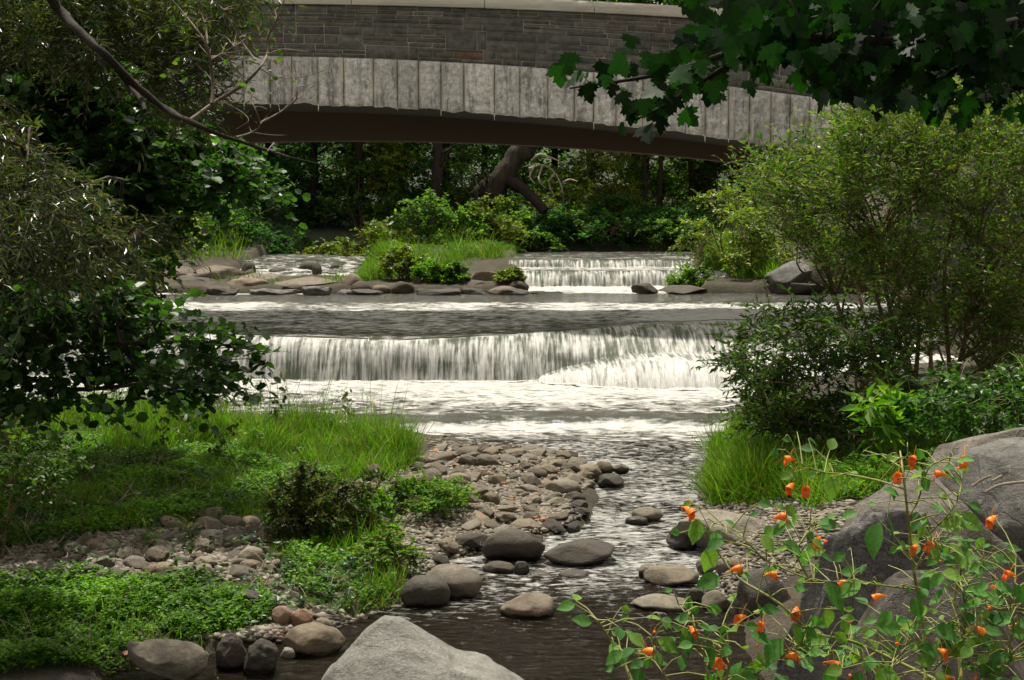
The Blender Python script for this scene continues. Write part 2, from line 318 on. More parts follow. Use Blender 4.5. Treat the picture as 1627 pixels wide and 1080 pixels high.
def lipZ(x): return np.interp(x, [-14, -5, -3, -1.7, 0, 1.5, 3, 9], [.84, .84, .79, .76, .82, .88, .92, .98])+.025*n2(x, x*0, 1.7, 4, 40)
def basY(x): return np.interp(x, [-14, -6, -3, 0, 1, 9], [22.6, 21.9, 21.45, 21.35, 21.6, 21.9])+.14*n2(x, x*0+3, 1.2, 4, 43)
def stack(x, parts):
    """parts: list of (Y(x), Z(x), foam, fall, turb, n_to_next, curve)"""
    Ys, Zs, Fo, Fa, Tt = [], [], [], [], []
    for i in range(len(parts)-1):
        a, b = parts[i], parts[i+1]; n = a[5]; t = (np.arange(n)/n)[None]
        c = a[6]
        for k, L in ((0, Ys), (1, Zs), (2, Fo), (3, Fa), (4, Tt)):
            A = np.broadcast_to(np.asarray(a[k], float), x.shape)[:, None]; B = np.broadcast_to(np.asarray(b[k], float), x.shape)[:, None]
            if c == 'fall' and k == 0: w = t**.55*.75+t*.25
            elif c == 'fall' and k == 1: w = t**1.9
            elif c == 'soft' and k == 1: w = t*t*(3-2*t)
            elif c == 'fall' and k == 3: w = np.clip(t*9, 0, 1)*1.0
            else: w = t
            if c == 'fall' and k == 3: L.append(A+(np.maximum(A, 1)-A)*w); continue
            L.append(A+(B-A)*w)
    return [np.concatenate(q, 1) for q in (Ys, Zs, Fo, Fa, Tt)]
def pool(x):
    one = np.ones_like(x); rt = sst(1.5, 4.5, x)  # part of the pool foam paints the pale reflection of the sky
    gr = .5-.26*sst(-9, -5, x)*(1-sst(1.2, 3.0, x))
    return stack(x, [(30.2*one, 1.05, .4, 0, .02, 10, ''), (29.6+.2*n2(x, x*0, 1.2, 3, 77), 1.03, .70*(1-sst(-5, -3, x))+.25*n2(x, x*0, 1.7, 3, 78), 0, .03, 14, ''), (29.0*one, 1.0, .0, 0, .006, 30, ''),
                     (27.7*one, .99, .02, 0, .01, 8, ''), (27.3+.2*n2(x, x*0, .8, 2, 8), .97, .50+.45*n2(x, x*0, .8, 4, 91), 0, .05, 60, ''), (25.4*one, .93+.03*rt, .58+.1*rt+.4*n2(x, x*0+5, .7, 4, 92), 0, .06+.05*rt, 60, ''),
                     (lipY(x)+1.2, lipZ(x)+.06, gr+.24+.3*rt, 0, .03+.09*rt, 30, ''), (lipY(x), lipZ(x), gr+.02+.5*rt, 0, .0, 1, ''), (lipY(x)-.02, lipZ(x)-.005, gr+.2, .0, 0, 1, '')])
def mb(x): return np.sqrt(np.clip((x-.40)/1.5, 0, 1))*.8+.2*sst(.4, 2.2, x)
def hb(x): return np.where(x > .4, .2+(.36+.04*n2(x, x*0, 1.3, 3, 71))*mb(x)**1.2, 0)
def fallf(x):
    h = np.maximum(hb(x), .2); b = mb(x)*(1+.12*n2(x, x*0, 1.1, 3, 72))
    by = basY(x)
    return stack(x, [(lipY(x)-.02, lipZ(x)-.005, .44+.15*sst(1.5, 4, x), 0, 0, 90, 'fall'), (by+.35*b, h, .48-.10*b, 1, 0, 14, ''), (by-.02+.1*b, h-.01, .95-.55*sst(0, .3, b), .3+.7*sst(0, .2, b), .02, 14, ''),
                     (by-.1-.25*b, h-.03*b, .58, .1+.9*sst(0, .2, b), .0, 50, 'fall'), (by-.12-1.15*b, .2, .72, 1, 0, 8, ''), (by-.18-1.2*b, .2, 1., .2, .08, 1, ''), (by-.2-1.22*b, .2, 1., .0, .08, 1, '')])
def lower(x):
    b = mb(x)*(1+.12*n2(x, x*0, 1.1, 3, 72)); by = basY(x); s0 = by-.2-1.22*b; st = 17.55+.55*n2(x, x*0, .6, 4, 51)+.1*np.sin(x)
    lo = np.minimum
    return stack(x, [(s0, .2, .95, 0, .08, 40, ''), (s0-.45, .2, .78, 0, .09, 60, ''), (18.9*np.ones_like(x), .2, .48+.25*n2(x, x*0, .7, 3, 94), 0, .08, 60, ''), (st+.35, .2, .42, 0, .05, 20, ''), (st+.12, .205, .02, 0, .02, 14, ''), (st, .19, .1, .2, .0, 16, 'soft'),
                     (st-.28, .11, .66+.5*n2(x, x*0, .9, 3, 93), .3, .06, 16, ''), (st-.6, .105, .62, 0, .07, 70, ''), (16.4*np.ones_like(x), .10, .38, 0, .05, 1, ''), (16.35*np.ones_like(x), .10, .38, 0, .05, 1, '')])
us = np.arange(-14, 9, .028)
o = sheet('river_water', M['river'], pool, us); o = sheet('waterfall_water', M['river'], fallf, np.arange(-14, 9, .016)); o = sheet('lower_river_water', M['river'], lower, us)
def creek(x):
    one = np.ones_like(x); c = 1-np.clip(np.abs(x-1.2)/1.2, 0, 1)  # upstream foam values also paint the white glitter on the ripples
    return stack(x, [(16.36*one, .10, .42, 0, .05, 90, ''), (14.5*one, .085, .42, 0, .04, 110, ''), (12.2*one, .06, .46, 0, .045, 60, ''), (11.0*one, .03, .50, 0, .05, 60, ''), (9.9*one, .01, .28, 0, .05, 50, ''), (8.9*one, .0, .02, 0, .055, 90, ''), (6.5*one, 0, -.15, 0, .04, 30, ''), (4*one, 0, -.1, 0, .015, 1, ''), (3.9*one, 0, 0, 0, .01, 1, '')])
sheet('creek_water', M['creek'], creek, np.arange(-4.5, 3.6, .016), 1.)
def upper(x):
    one = np.ones_like(x)
    return stack(x, [(38.5*one, 1.64, .2, 0, .02, 40, ''), (33.3*one, 1.6, .3, 0, .03, 1, ''), (33.2+.3*n2(x, x*0, 1.5, 3, 61), 1.6, .25, .0, 0, 16, 'fall'), (32.8*one, 1.44, .45, .9, .0, 6, ''), (32.5*one, 1.43, .55, 0, .05, 20, ''), (31.5+.3*n2(x, x*0, 1.2, 3, 62), 1.42, .32, 0, .0, 40, 'fall'),
                     (30.9+.25*n2(x, x*0, .9, 2, 63), 1.1, .48, 1, 0, 6, ''), (30.7*one, 1.07, .8, 0, .06, 30, ''), (29.7*one, 1.04, .7, 0, .05, 10, ''), (29.3*one, 1.0, .4, 0, .03, 1, ''), (29.25*one, .98, .4, 0, .03, 1, '')])
sheet('upper_falls_water', M['river'], upper, np.arange(-.1, 5., .03))
def upl(x):
    one = np.ones_like(x)
    return stack(x, [(38*one, 1.62, .3, 0, .02, 30, ''), (34*one, 1.56, .3, 0, .1, 20, 'soft'), (33*one, 1.38, .42, 0, .10, 30, ''), (31.8*one, 1.22, .45, 0, .07, 1, ''), (31.7*one, 1.15, .4, 0, .07, 1, '')])
sheet('upper_left_water', M['river'], upl, np.arange(-6.6, -3.1, .03))
# ------------------------------------------------------------------ bridge
CX = -5.3; BF = 24.5; BR = 27.0; CX = -5.0
def crv(px_y_at_crown, k):
    z0 = P(813.5, px_y_at_crown, BF)[2]
    return lambda x: z0-k*(x-CX)**2
zb = crv(164, .0080); zm = crv(88, .0068); zc = crv(6, .0037); zt = crv(-12, .0037)
bridge = empty('stone_bridge', (CX, BF, 1)); tag(bridge, 'low arched stone bridge with slate parapet and pale granite arch ring spanning the river', 'bridge')
def bpart(g, name, mat, attrs=None): 
    o = g.build(name, mat, bridge, smooth=True, attrs=attrs); o.location = (-CX, -BF, -1); return o
def block(g, x0, x1, f0, f1, y, depth, seed, rough, nx=9, nz=6, a=0., bev=.012):
    """rock-faced stone: front face is a displaced grid, sides returned to the wall"""
    u = np.linspace(0, 1, nx); w = np.linspace(0, 1, nz); U, Wv = np.meshgrid(u, w, indexing='ij')
    X = x0+(x1-x0)*U; Z = f0(X)+(f1(X)-f0(X))*Wv
    e = np.minimum(np.minimum(U, 1-U)*(x1-x0), np.minimum(Wv, 1-Wv)*(f1(X)-f0(X)))
    dep = rough*(1.0*n2(X, Z, 5, 4, seed)+.55+.5*n2(X, Z, 17, 2, seed+3))*sst(0, .05, e)
    Yv = y-depth-dep+bev*(e < 1e-6)
    V = np.stack([X, Yv, Z], -1); Fc = gridfaces(nx, nz)
    g.add(V, Fc, a)
    idx = np.arange(nx*nz).reshape(nx, nz); ring = list(idx[:, 0])+list(idx[-1, 1:])+list(idx[-2::-1, -1])+list(idx[0, -2:0:-1])
    fr = V.reshape(-1, 3)[ring]; bk = fr.copy(); bk[:, 1] = y+.01; n = len(ring); VV = np.concatenate([fr, bk])
    g.add(VV, [[(i+1) % n, i, n+i, n+(i+1) % n] for i in range(n)], a)
def lin(fa, fb, t): return lambda x: fa(x)+(fb(x)-fa(x))*t
gw = Geo()
# parapet stones: courses broken into runs
t = 0.0
while t < 1:
    t1 = t+random.uniform(.2, .34)
    if t1 > .88: t1 = 1.
    x = -17-random.random()
    while x < 8:
        xr_ = x+random.uniform(.5, 2.0); k = random.choice([1, 2, 2, 3, 3, 4]); cut = np.sort(np.concatenate([[0, 1], (np.arange(1, k)+np.random.default_rng(int(abs(x)*999)).uniform(-.3, .3, k-1))/k]))
        for c0, c1 in zip(cut[:-1], cut[1:]):
            xx = x
            while xx < xr_-1e-6:
                L = random.uniform(.2, .8); x2 = xx+L if xr_-(xx+L) > .15 else xr_
                ta, tb = t+(t1-t)*c0, t+(t1-t)*c1
                block(gw, xx+.007, x2-.007, (lambda f: (lambda q: f(q)+.006))(lin(zm, zc, ta)), (lambda f: (lambda q: f(q)-.006))(lin(zm, zc, tb)), BF, .015+random.random()*.02, random.randint(0, 900), .045, 9, 4, random.random()*.98+.01)
                xx = x2
        x = xr_
    t = t1
m, nt = nm('slate'); N = NT(nt); at = N('ShaderNodeAttribute', attribute_name='val').outputs['Fac']; ge = N('ShaderNodeNewGeometry').outputs['Position']
c = N.ramp(at, [(0., (.06, .054, .046)), (.15, (.13, .12, .105)), (.3, (.085, .08, .075)), (.45, (.16, .15, .13)), (.6, (.075, .072, .07)), (.75, (.15, .135, .11)), (.9, (.09, .085, .078)), (.965, (.10, .085, .07)), (.975, (.17, .085, .055)), (1., (.14, .07, .045))])
c = N.mixc(1., c, N.ramp(N.noise(ge, 9, 6, .65), [(.3, (.38, .40, .43)), (.7, (1.35, 1.4, 1.48))]), 'MULTIPLY')
p = N('ShaderNodeBsdfPrincipled', i_Roughness=.8); N.set(p.inputs['Base Color'], c); b = N('ShaderNodeBump', i_Strength=.9, i_Distance=.02); N.set(b.inputs['Height'], N.noise(N.mapping(ge, (1, 1, 3)), 22, 6, .7)); N.set(p.inputs['Normal'], b.outputs[0]); N.out(p.outputs[0]); M['slate'] = m
bpart(gw, 'parapet_wall', M['slate'])
# granite ring
gr = Geo(); JX = []
x = -17.0
while x < 8:
    w = random.uniform(.32, .52); JX.append(x); block(gr, x+.004, x+w-.004, (lambda r_: lambda q: zb(q)+r_+.03*n2(q, q*0, 6, 3, 88))(random.uniform(-.015, .015)), lambda q: zm(q)-.008, BF, .04+random.random()*.03, random.randint(0, 900), .12, 16, 26, random.random()*.98+.01, .02); x += w
m, nt = nm('granite'); N = NT(nt); at = N('ShaderNodeAttribute', attribute_name='val').outputs['Fac']; jt = N('ShaderNodeAttribute', attribute_name='joint').outputs['Fac']; ge = N('ShaderNodeNewGeometry').outputs['Position']
c = N.ramp(N.noise(ge, 60, 3, .8), [(.35, (.46, .45, .43)), (.65, (.74, .73, .70))])
c = N.mixc(1., c, N.ramp(at, [(0., .78), (1., 1.12)]), 'MULTIPLY')
stn = N.noise(N.mapping(ge, (3.4, 0, .8)), 1.4, 9, .78, .2); c = N.mixc(N.ramp(stn, [(.50, 0.), (.58, .75)]), c, (.15, .152, .155, 1)); c = N.mixc(1., c, N.ramp(N.noise(ge, 16, 7, .8), [(.35, .55), (.62, 1.35)]), 'MULTIPLY')
dr = N.noise(N.mapping(ge, (9, 0, .35)), 1.2, 4, .6); c = N.mixc(N.ramp(dr, [(.56, 0.), (.66, .6)]), c, (.6, .57, .5, 1))
rs = N.noise(N.mapping(ge, (2.2, 0, .5)), 1.7, 3); c = N.mixc(N.ramp(rs, [(.62, 0.), (.72, .35)]), c, (.42, .32, .22, 1))
c = N.mixc(N.math('MULTIPLY', jt, N.ramp(N.noise(N.mapping(ge, (2, 0, 1.5)), 2, 2), [(.38, .1), (.6, 1.)])), c, (.68, .64, .56, 1))
p = N('ShaderNodeBsdfPrincipled', i_Roughness=.8); N.set(p.inputs['Base Color'], c); b = N('ShaderNodeBump', i_Strength=1., i_Distance=.03); N.set(b.inputs['Height'], N.noise(ge, 13, 8, .72)); N.set(p.inputs['Normal'], b.outputs[0]); N.out(p.outputs[0]); M['granite'] = m
VX = np.concatenate(gr.V)[:, 0]; dj = np.min(np.abs(VX[:, None]-np.array(JX)[None]), 1); jw = np.exp(-(dj/.035)**2)
bpart(gr, 'arch_ring', M['granite'], {'joint': jw})
gc = Geo(); x = -17
while x < 8:
    w = random.uniform(1.6, 2.6); block(gc, x+.006, x+w-.006, zc, zt, BF, .09, random.randint(0, 900), .03, 30, 5, random.random()*.9+.05, .01)
    q = np.linspace(x+.006, x+w-.006, 30)
    V = np.concatenate([np.stack([q, q*0+BF-.085, zt(q)], 1), np.stack([q, q*0+BF+.5, zt(q)], 1)]); gc.add(V, [[i, i+1, 31+i, 30+i] for i in range(29)], .5)
    V = np.concatenate([np.stack([q, q*0+BF-.085, zc(q)+.002], 1), np.stack([q, q*0+BF+.5, zc(q)+.002], 1)]); gc.add(V, [[30+i, 31+i, i+1, i] for i in range(29)], .5); x += w
bpart(gc, 'coping', solid('coping', (.52, .49, .43), .85, 12, .2, .8, 25, .02, coords='Generated'))
# body: mortar core, soffit, rear downstand, abutments
gb = Geo(); q = np.linspace(-17, 7.7, 120)
def strip(g, A, B, a=None):
    n = len(A); g.add(np.concatenate([A, B]), [[i, i+1, n+i+1, n+i] for i in range(n-1)], a)
def L3(x, y, z): return np.stack([x, np.broadcast_to(y, x.shape), z], 1)
gmo = Geo(); strip(gmo, L3(q, BF-.004, zm(q)), L3(q, BF-.004, zc(q))); bpart(gmo, 'mortar', solid('mortar', (.34, .30, .24), .95, 30, .3, .3))
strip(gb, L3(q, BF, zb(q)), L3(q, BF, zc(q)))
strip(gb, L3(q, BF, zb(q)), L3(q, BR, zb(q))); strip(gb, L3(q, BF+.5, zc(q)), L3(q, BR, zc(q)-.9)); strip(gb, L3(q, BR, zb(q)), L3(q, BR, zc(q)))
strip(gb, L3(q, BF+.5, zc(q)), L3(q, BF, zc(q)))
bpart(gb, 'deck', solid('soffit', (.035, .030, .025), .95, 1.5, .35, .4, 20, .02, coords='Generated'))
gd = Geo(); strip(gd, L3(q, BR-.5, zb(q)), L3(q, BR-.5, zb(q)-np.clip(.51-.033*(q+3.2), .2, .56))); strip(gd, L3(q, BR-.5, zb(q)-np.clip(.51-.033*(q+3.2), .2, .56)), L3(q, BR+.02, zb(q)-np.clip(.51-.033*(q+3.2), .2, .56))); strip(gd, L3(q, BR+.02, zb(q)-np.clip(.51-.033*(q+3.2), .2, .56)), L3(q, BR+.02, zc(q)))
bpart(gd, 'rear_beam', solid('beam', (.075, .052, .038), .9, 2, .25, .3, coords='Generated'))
for xa, xb in ((7.6, 13), (-22, -16.7)):
    ga = Geo()
    for (A, B, C, D) in (((xa, BF-.02, -.3), (xb, BF-.02, -.3), (xb, BF-.02, 6.2), (xa, BF-.02, 6.2)), ((xa, BF-.02, -.3), (xa, BR, -.3), (xa, BR, 5.2), (xa, BF-.02, 5.2)), ((xb, BF-.02, -.3), (xb, BR, -.3), (xb, BR, 5.2), (xb, BF-.02, 5.2)), ((xa, BR, -.3), (xb, BR, -.3), (xb, BR, 5.2), (xa, BR, 5.2)), ((xa, BF-.02, 6.2), (xb, BF-.02, 6.2), (xb, BR, 5.2), (xa, BR, 5.2))):
        ga.add([A, B, C, D], [[0, 1, 2, 3]], .4)
    for k in range(28):
        for xx in np.arange(xa, xb-.3, .8):
            z0 = -.3+k*.22; xs_ = xx+(.4 if k % 2 else 0)
            block(ga, xs_, min(xs_+.79, xb), (lambda z: lambda q_: q_*0+z)(z0), (lambda z: lambda q_: q_*0+z)(z0+.21), BF-.02, .02, k*7, .03, 5, 3, random.random())
    bpart(ga, 'abutment', M['slate'])
# lime drips under the ring
MLI = solid('lime', (.6, .57, .5), .8)
for j in JX:
    if random.random() < .5 and -7 < j < 5: 
        gl = Geo(); L = random.uniform(.04, .14); tube(gl, [(j, BF-.05, zb(j)+.01), (j, BF-.05, zb(j)-L*.5), (j+.002, BF-.05, zb(j)-L)], [.013, .008, .002], 5); bpart(gl, 'lime_drip', MLI)
# ------------------------------------------------------------------ rocks
_ico = {}
def ico(sub):
    if sub not in _ico:
        bm = bmesh.new(); bmesh.ops.create_icosphere(bm, subdivisions=sub, radius=1)
        _ico[sub] = (np.array([v.co for v in bm.verts]), np.array([[v.index for v in f.verts] for f in bm.faces])); bm.free()
    return _ico[sub]
def rockV(sub, seed, angular=.3, amp=.12, squash=(1, 1, 1), cuts=9):
    V, Fc = ico(sub); V = V.copy(); r = np.random.default_rng(seed)
    V = V*(1+amp*1.4*fbm(V*1.1+seed, 2, seed)[:, None])
    for _ in range(cuts):
        n = unit(r.normal(size=3)); o_ = r.uniform(.55, .9)+(1-angular)*.25
        dd = V@n-o_; V = V-n[None]*(np.maximum(dd, 0)*(.93))[:, None]
    V = V*(1+amp*.45*fbm(V*3.2+seed*1.7, 4, seed+9)[:, None]*(.4+angular))
    V /= np.abs(V).max(0)[None]
    return V*np.array(squash), Fc
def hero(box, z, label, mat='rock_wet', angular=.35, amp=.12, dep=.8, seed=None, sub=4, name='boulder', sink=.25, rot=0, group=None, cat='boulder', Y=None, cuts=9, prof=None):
    x0, y0, x1, y1 = box; cx = (x0+x1)/2
    if Y is None: c = GP(cx, y1, z); Y = c[1]
    w = (x1-x0)*Y/F; h = (y1-y0)*Y/F; Yc = Y+w*dep*.5*.8
    c = P(cx, y1, Yc); w = (x1-x0)*Yc/F; top = P(cx, y0, Yc)[2]; bot = z
    H = top-bot
    V, Fc = rockV(sub, seed if seed is not None else abs(hash((x0, y1))) % 9973, angular, amp, cuts=cuts)
    ca, sa = math.cos(rot), math.sin(rot); V = V@np.array([[ca, 0, sa], [0, 1, 0], [-sa, 0, ca]]); V /= np.abs(V).max(0)
    if prof: q_ = V[:, 2] > 0; V[:, 2] = np.where(q_, np.minimum(V[:, 2]/np.maximum(np.sqrt(np.clip(1-V[:, 0]**2, 0, 1)), .3), 1.02)*np.interp(V[:, 0], *prof), V[:, 2])
    Hh = H/(2-2*sink); V = V*np.array([w/2, w*dep/2, Hh]); V[:, 2] += H-Hh
    g = Geo(); g.add(V, Fc); o = g.build(name, M[mat]); o.location = (c[0], Yc, bot); tag(o, label, cat, group); HERO.append((c[0], Yc, w/2*1.0, w*dep/2, label)); return o
HERO = []
H = hero
H((793, 941, 888, 985), 0, 'lone rounded tan boulder standing in the dark water at the creek centre', seed=11, angular=.3)
H((668, 896, 774, 955), .0, 'large smooth rounded boulder at the foot of the leafy bank beside the creek', seed=5, angular=.1)
H((636, 911, 717, 968), .0, 'dark rounded boulder tucked between the leafy bank and the large smooth boulder', 'rock_dark', seed=21, angular=.2)
H((764, 836, 868, 893), .04, 'dark peaked boulder with a wet face at the edge of the cobble bar', 'rock_dark', seed=31, angular=.6)
H((862, 859, 978, 898), .04, 'long low dark wet boulder sloping right into the creek', 'rock_dark', seed=44, angular=.5, rot=-.15)
H((764, 892, 819, 914), .02, 'low dark stone just in front of the peaked dark boulder', 'rock_dark', seed=46, angular=.5)
H((817, 891, 842, 915), .02, 'small upright dark stone touching the low dark stone', 'rock_dark', seed=47, angular=.5)
H((832, 906, 876, 919), .01, 'thin dark stone awash left of a similar one in the riffle', 'rock_dark', seed=48, sink=.4)
H((885, 905, 940, 923), .01, 'round topped dark stone awash in the middle of the riffle', 'rock_dark', seed=49, sink=.4)
H((866, 762, 925, 787), .12, 'pale flat topped boulder highest on the right side of the cobble bar', seed=51, angular=.4)
H((945, 753, 992, 773), .09, 'dark triangular stone alone in the bright creek right of the bar', 'rock_dark', seed=52, angular=.5)
H((849, 778, 880, 796), .1, 'small domed stone left below the pale flat topped boulder', seed=53)
H((866, 789, 905, 812), .09, 'tan domed stone in front of the pale flat topped boulder', seed=54)
H((895, 780, 932, 804), .09, 'dark domed stone touching the creek below the pale flat topped boulder', 'rock_dark', seed=55)
H((915, 736, 955, 755), .1, 'left stone of the trio at the far tip of the cobble bar', 'rock_wet', seed=56)
H((943, 732, 976, 752), .1, 'middle highest stone of the trio at the far tip of the bar', 'rock_wet', seed=57)
H((972, 737, 1000, 751), .1, 'right dark stone of the trio at the far tip of the bar', 'rock_dark', seed=58)
H((1003, 805, 1056, 828), .07, 'domed brown stone in mid creek opposite the cobble bar', seed=59)
H((992, 819, 1030, 832), .07, 'flat dark stone awash at the foot of the domed mid creek stone', 'rock_dark', seed=60, sink=.4)
H((1018, 897, 1111, 932), .02, 'smooth brown boulder near the right bank with a small knob on its left', seed=61)
H((1014, 893, 1050, 920), .025, 'small tan knob of rock against the smooth brown boulder', seed=62)
H((1003, 947, 1109, 975), .0, 'long flat topped tan boulder low in the creek by the right bank', seed=63, angular=.5)
H((1113, 937, 1161, 972), .01, 'pale grey round boulder right of the long flat creek boulder', 'rock', seed=64)
H((1090, 932, 1122, 962), .01, 'small dark stone wedged behind the pale grey round boulder', 'rock_dark', seed=65)
H((1136, 886, 1184, 912), .08, 'tan oval stone on the right shore below the flat slab', 'rock', seed=66)
H((1104, 887, 1137, 908), .05, 'small brown stone left of the tan oval stone', 'rock', seed=67)
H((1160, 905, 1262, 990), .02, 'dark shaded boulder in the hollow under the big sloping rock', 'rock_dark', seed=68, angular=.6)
H((1062, 800, 1268, 882), .05, 'flat pale slab with dark undercut front on the right shore', 'rock_light', seed=69, angular=.9, sub=5, dep=.7, name='flat_rock', cat='flat rock', cuts=14)
H((1058, 832, 1122, 872), .05, 'dark broken stone at the left end of the pale slab', 'rock_dark', seed=70, angular=.8)
H((1262, 748, 1720, 930), .15, 'big sloping grey boulder behind the orange flowers', 'rock_big', seed=81, angular=.3, sub=6, dep=.8, Y=6.2, cuts=3, prof=([-1, -.95, -.83, -.55, -.2, .2, .6, 1], [.45, .6, .8, .98, 1, .97, .93, .7]))
H((1228, 806, 1530, 940), .1, 'low sloping grey slab leaning against the front of the big sloping boulder', 'rock_big', seed=82, angular=.9, sub=6, dep=.5, Y=5.9, cuts=16, amp=.2, name='flat_rock', cat='flat rock', prof=([-1, -.9, -.5, 0, .6, 1], [.3, .55, .85, 1, .95, .6]))
H((1480, 680, 1900, 820), .6, 'rounded dark grey boulder at the right edge above the sloping one', 'rock_big', seed=83, angular=.3, sub=6, dep=.9, Y=7.6)
H((1440, 664, 1800, 760), .8, 'flat dark ledge rock topmost behind the rounded grey boulder', 'rock_big', seed=84, angular=.8, sub=6, dep=.6, Y=8.8, cuts=14)
H((1170, 912, 1800, 1300), -.1, 'broad grey boulder at the bottom right under the orange flowers', 'rock_big', seed=87, angular=.45, sub=6, dep=.7, Y=4.2, rot=.05, cuts=7)
H((495, 991, 900, 1200), -.1, 'large pale grey boulder at the bottom centre in the foreground', 'rock_light', seed=91, angular=.5, sub=6, dep=.8, Y=6.3, cuts=8, rot=.1, prof=([-1, -.9, -.6, -.45, -.3, .0, .15, .3, .6, .8, 1], [.45, .6, .9, 1, .98, .86, .80, .79, .70, .6, .3]))
H((200, 1016, 340, 1084), .02, 'flat topped brown slab at the water edge in the lower left', 'rock', seed=92, angular=.9, sub=5, cuts=14, sink=.15, dep=.6, prof=([-1, -.92, -.5, 0, .5, .9, 1], [.7, .95, 1, .9, .8, .55, .4]))
H((340, 1006, 400, 1066), .0, 'left knobbly dark rock beside the flat brown slab', 'rock_dark', seed=93, angular=.6, sub=5, amp=.25)
H((385, 1014, 446, 1074), .0, 'right knobbly dark rock beside the rounded tan boulder', 'rock_dark', seed=94, angular=.6, sub=5, amp=.25)
H((447, 992, 550, 1044), .0, 'rounded tan boulder at the mouth of the small pool lower left', 'rock_wet', seed=95, angular=.25, sub=5)
H((432, 961, 466, 990), .1, 'left one of two reddish stones above the rounded tan boulder', 'rock_red', seed=96)
H((460, 966, 498, 993), .1, 'right one of two reddish stones above the rounded tan boulder', 'rock_red', seed=97)
H((496, 979, 529, 1003), .05, 'small buff stone just behind the rounded tan boulder', 'rock', seed=98)
H((445, 1028, 470, 1046), .0, 'white stone wedged between the dark rock and the rounded tan boulder', 'rock_light', seed=99)
H((374, 934, 421, 962), .15, 'dark angular stone half hidden in the left bank leaves', 'rock_dark', seed=100, angular=.7)
H((304, 803, 356, 832), .2, 'square brown boulder against the green ground cover', 'rock', seed=101, angular=.6)
H((377, 868, 425, 902), .17, 'pale grey domed stone right end of the left gravel patch', 'rock', seed=102, angular=.2)
H((308, 841, 361, 864), .17, 'light flat oval stone in the middle of the left gravel patch', 'rock_light', seed=103, angular=.2)
H((145, 858, 187, 877), .17, 'tan oval stone at the back of the left gravel patch', 'rock', seed=104)
H((78, 872, 125, 896), .17, 'brown flat stone at the left end of the gravel patch', 'rock', seed=105)
# far ledges
FR = dict(name='flat_rock', cat='flat rock', angular=.9, cuts=14, sub=4, dep=.9)
H((296, 421, 392, 440), 1.1, 'pale top slab of the overhanging ledge left of the island', 'rock_far', seed=111, Y=31, **FR)
H((225, 417, 312, 436), 1.15, 'brown slab at the left end of the far ledge', 'rock_far', seed=112, Y=31.4, **FR)
H((376, 430, 450, 443), 1.1, 'thin grey slab between the two longer far ledges', 'rock_far', seed=113, Y=30.8, **FR)
H((240, 432, 380, 458), 1.0, 'dark rock filling the shaded recess under the overhanging far ledge', 'rock_dark', seed=114, Y=30.6, **FR)  # dark stone colour stands in for the shade of the recess
H((354, 440, 430, 458), 1.0, 'buff sloping slab right of the dark overhang', 'rock_far', seed=115, Y=29.9, **FR)
H((420, 437, 570, 463), 1.0, 'long tan flat slab beside the grassy island', 'rock_far', seed=116, Y=29.8, **FR)
FB = dict(angular=.5, sub=3, dep=.9)
H((542, 434, 584, 452), 1.05, 'tan boulder leaning on the right end of the long slab', 'rock_far', seed=117, Y=29.8, rot=.4, **FB)
H((556, 446, 592, 466), 1.0, 'dark boulder at the water below the leaning tan one', 'rock_dark', seed=118, Y=29.5, **FB)
H((622, 446, 660, 467), 1.0, 'dark boulder under the yellow green bush on the island', 'rock_dark', seed=119, Y=29.5, **FB)
H((590, 452, 622, 465), 1.0, 'low brown stone between two dark island boulders', 'rock_far', seed=120, Y=29.5, **FB)
H((734, 430, 800, 452), 1.05, 'brown flat capstone on the island beside the upper falls', 'rock_far', seed=121, Y=30.2, **FR)
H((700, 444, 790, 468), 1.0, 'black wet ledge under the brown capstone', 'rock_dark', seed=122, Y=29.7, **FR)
H((775, 453, 823, 471), 1.0, 'tan rounded boulder at the right tip of the island', 'rock_far', seed=123, Y=29.3, **FB)
H((802, 445, 842, 469), 1.0, 'black boulder leaning over the tan one at the island tip', 'rock_dark', seed=124, Y=29.6, **FB)
H((998, 449, 1046, 470), 1.0, 'dark rock at the right foot of the upper falls', 'rock_dark', seed=125, Y=29.5, **FR)
H((1036, 452, 1138, 472), 1.0, 'long dark undercut rock below the far right bank', 'rock_dark', seed=126, Y=29.4, **FR)
H((1214, 412, 1300, 452), 1.2, 'squared grey stone block on the far right bank', 'rock_big', seed=127, Y=29.5, angular=1., cuts=16, sub=4, name='stone_block', cat='stone block')
H((1210, 446, 1320, 476), 1.0, 'lower dark stone block under the squared grey block', 'rock_dark', seed=128, Y=29.3, angular=1., cuts=16, sub=4, name='stone_block', cat='stone block')
rbk = random.Random(31)
for k_ in range(17):
    px_ = 250+k_*44+rbk.uniform(-14, 14); 
    if 845 < px_ < 985: continue
    w_ = rbk.uniform(22, 95); y_ = rbk.uniform(463, 469)
    H((px_, y_-rbk.uniform(6, 15), px_+w_, y_), .98, 'dark wet stone in the line of stones at the foot of the far ledge', rbk.choice(['rock_dark', 'rock_dark', 'rock_dark', 'rock_big']), seed=1300+k_, Y=rbk.uniform(29.1, 29.6), angular=1., cuts=22, sub=4, dep=.5, amp=.3, prof=([-1, -.9, -.3, .2, .9, 1], [.6, .9, 1, .8, .7, .3]), group='dark stones along the foot of the far ledge')
    HERO.pop()
for k_ in range(9):
    px_ = rbk.uniform(380, 560); w_ = rbk.uniform(16, 40); y_ = rbk.uniform(420, 436)
    H((px_, y_-w_*.35, px_+w_, y_), 1.25, 'low stone breaking the white water of the far left cascade', 'rock_dark', seed=1340+k_, Y=rbk.uniform(32, 34), angular=.7, sub=3, dep=.9, group='stones in the far left cascade')
    HERO.pop()
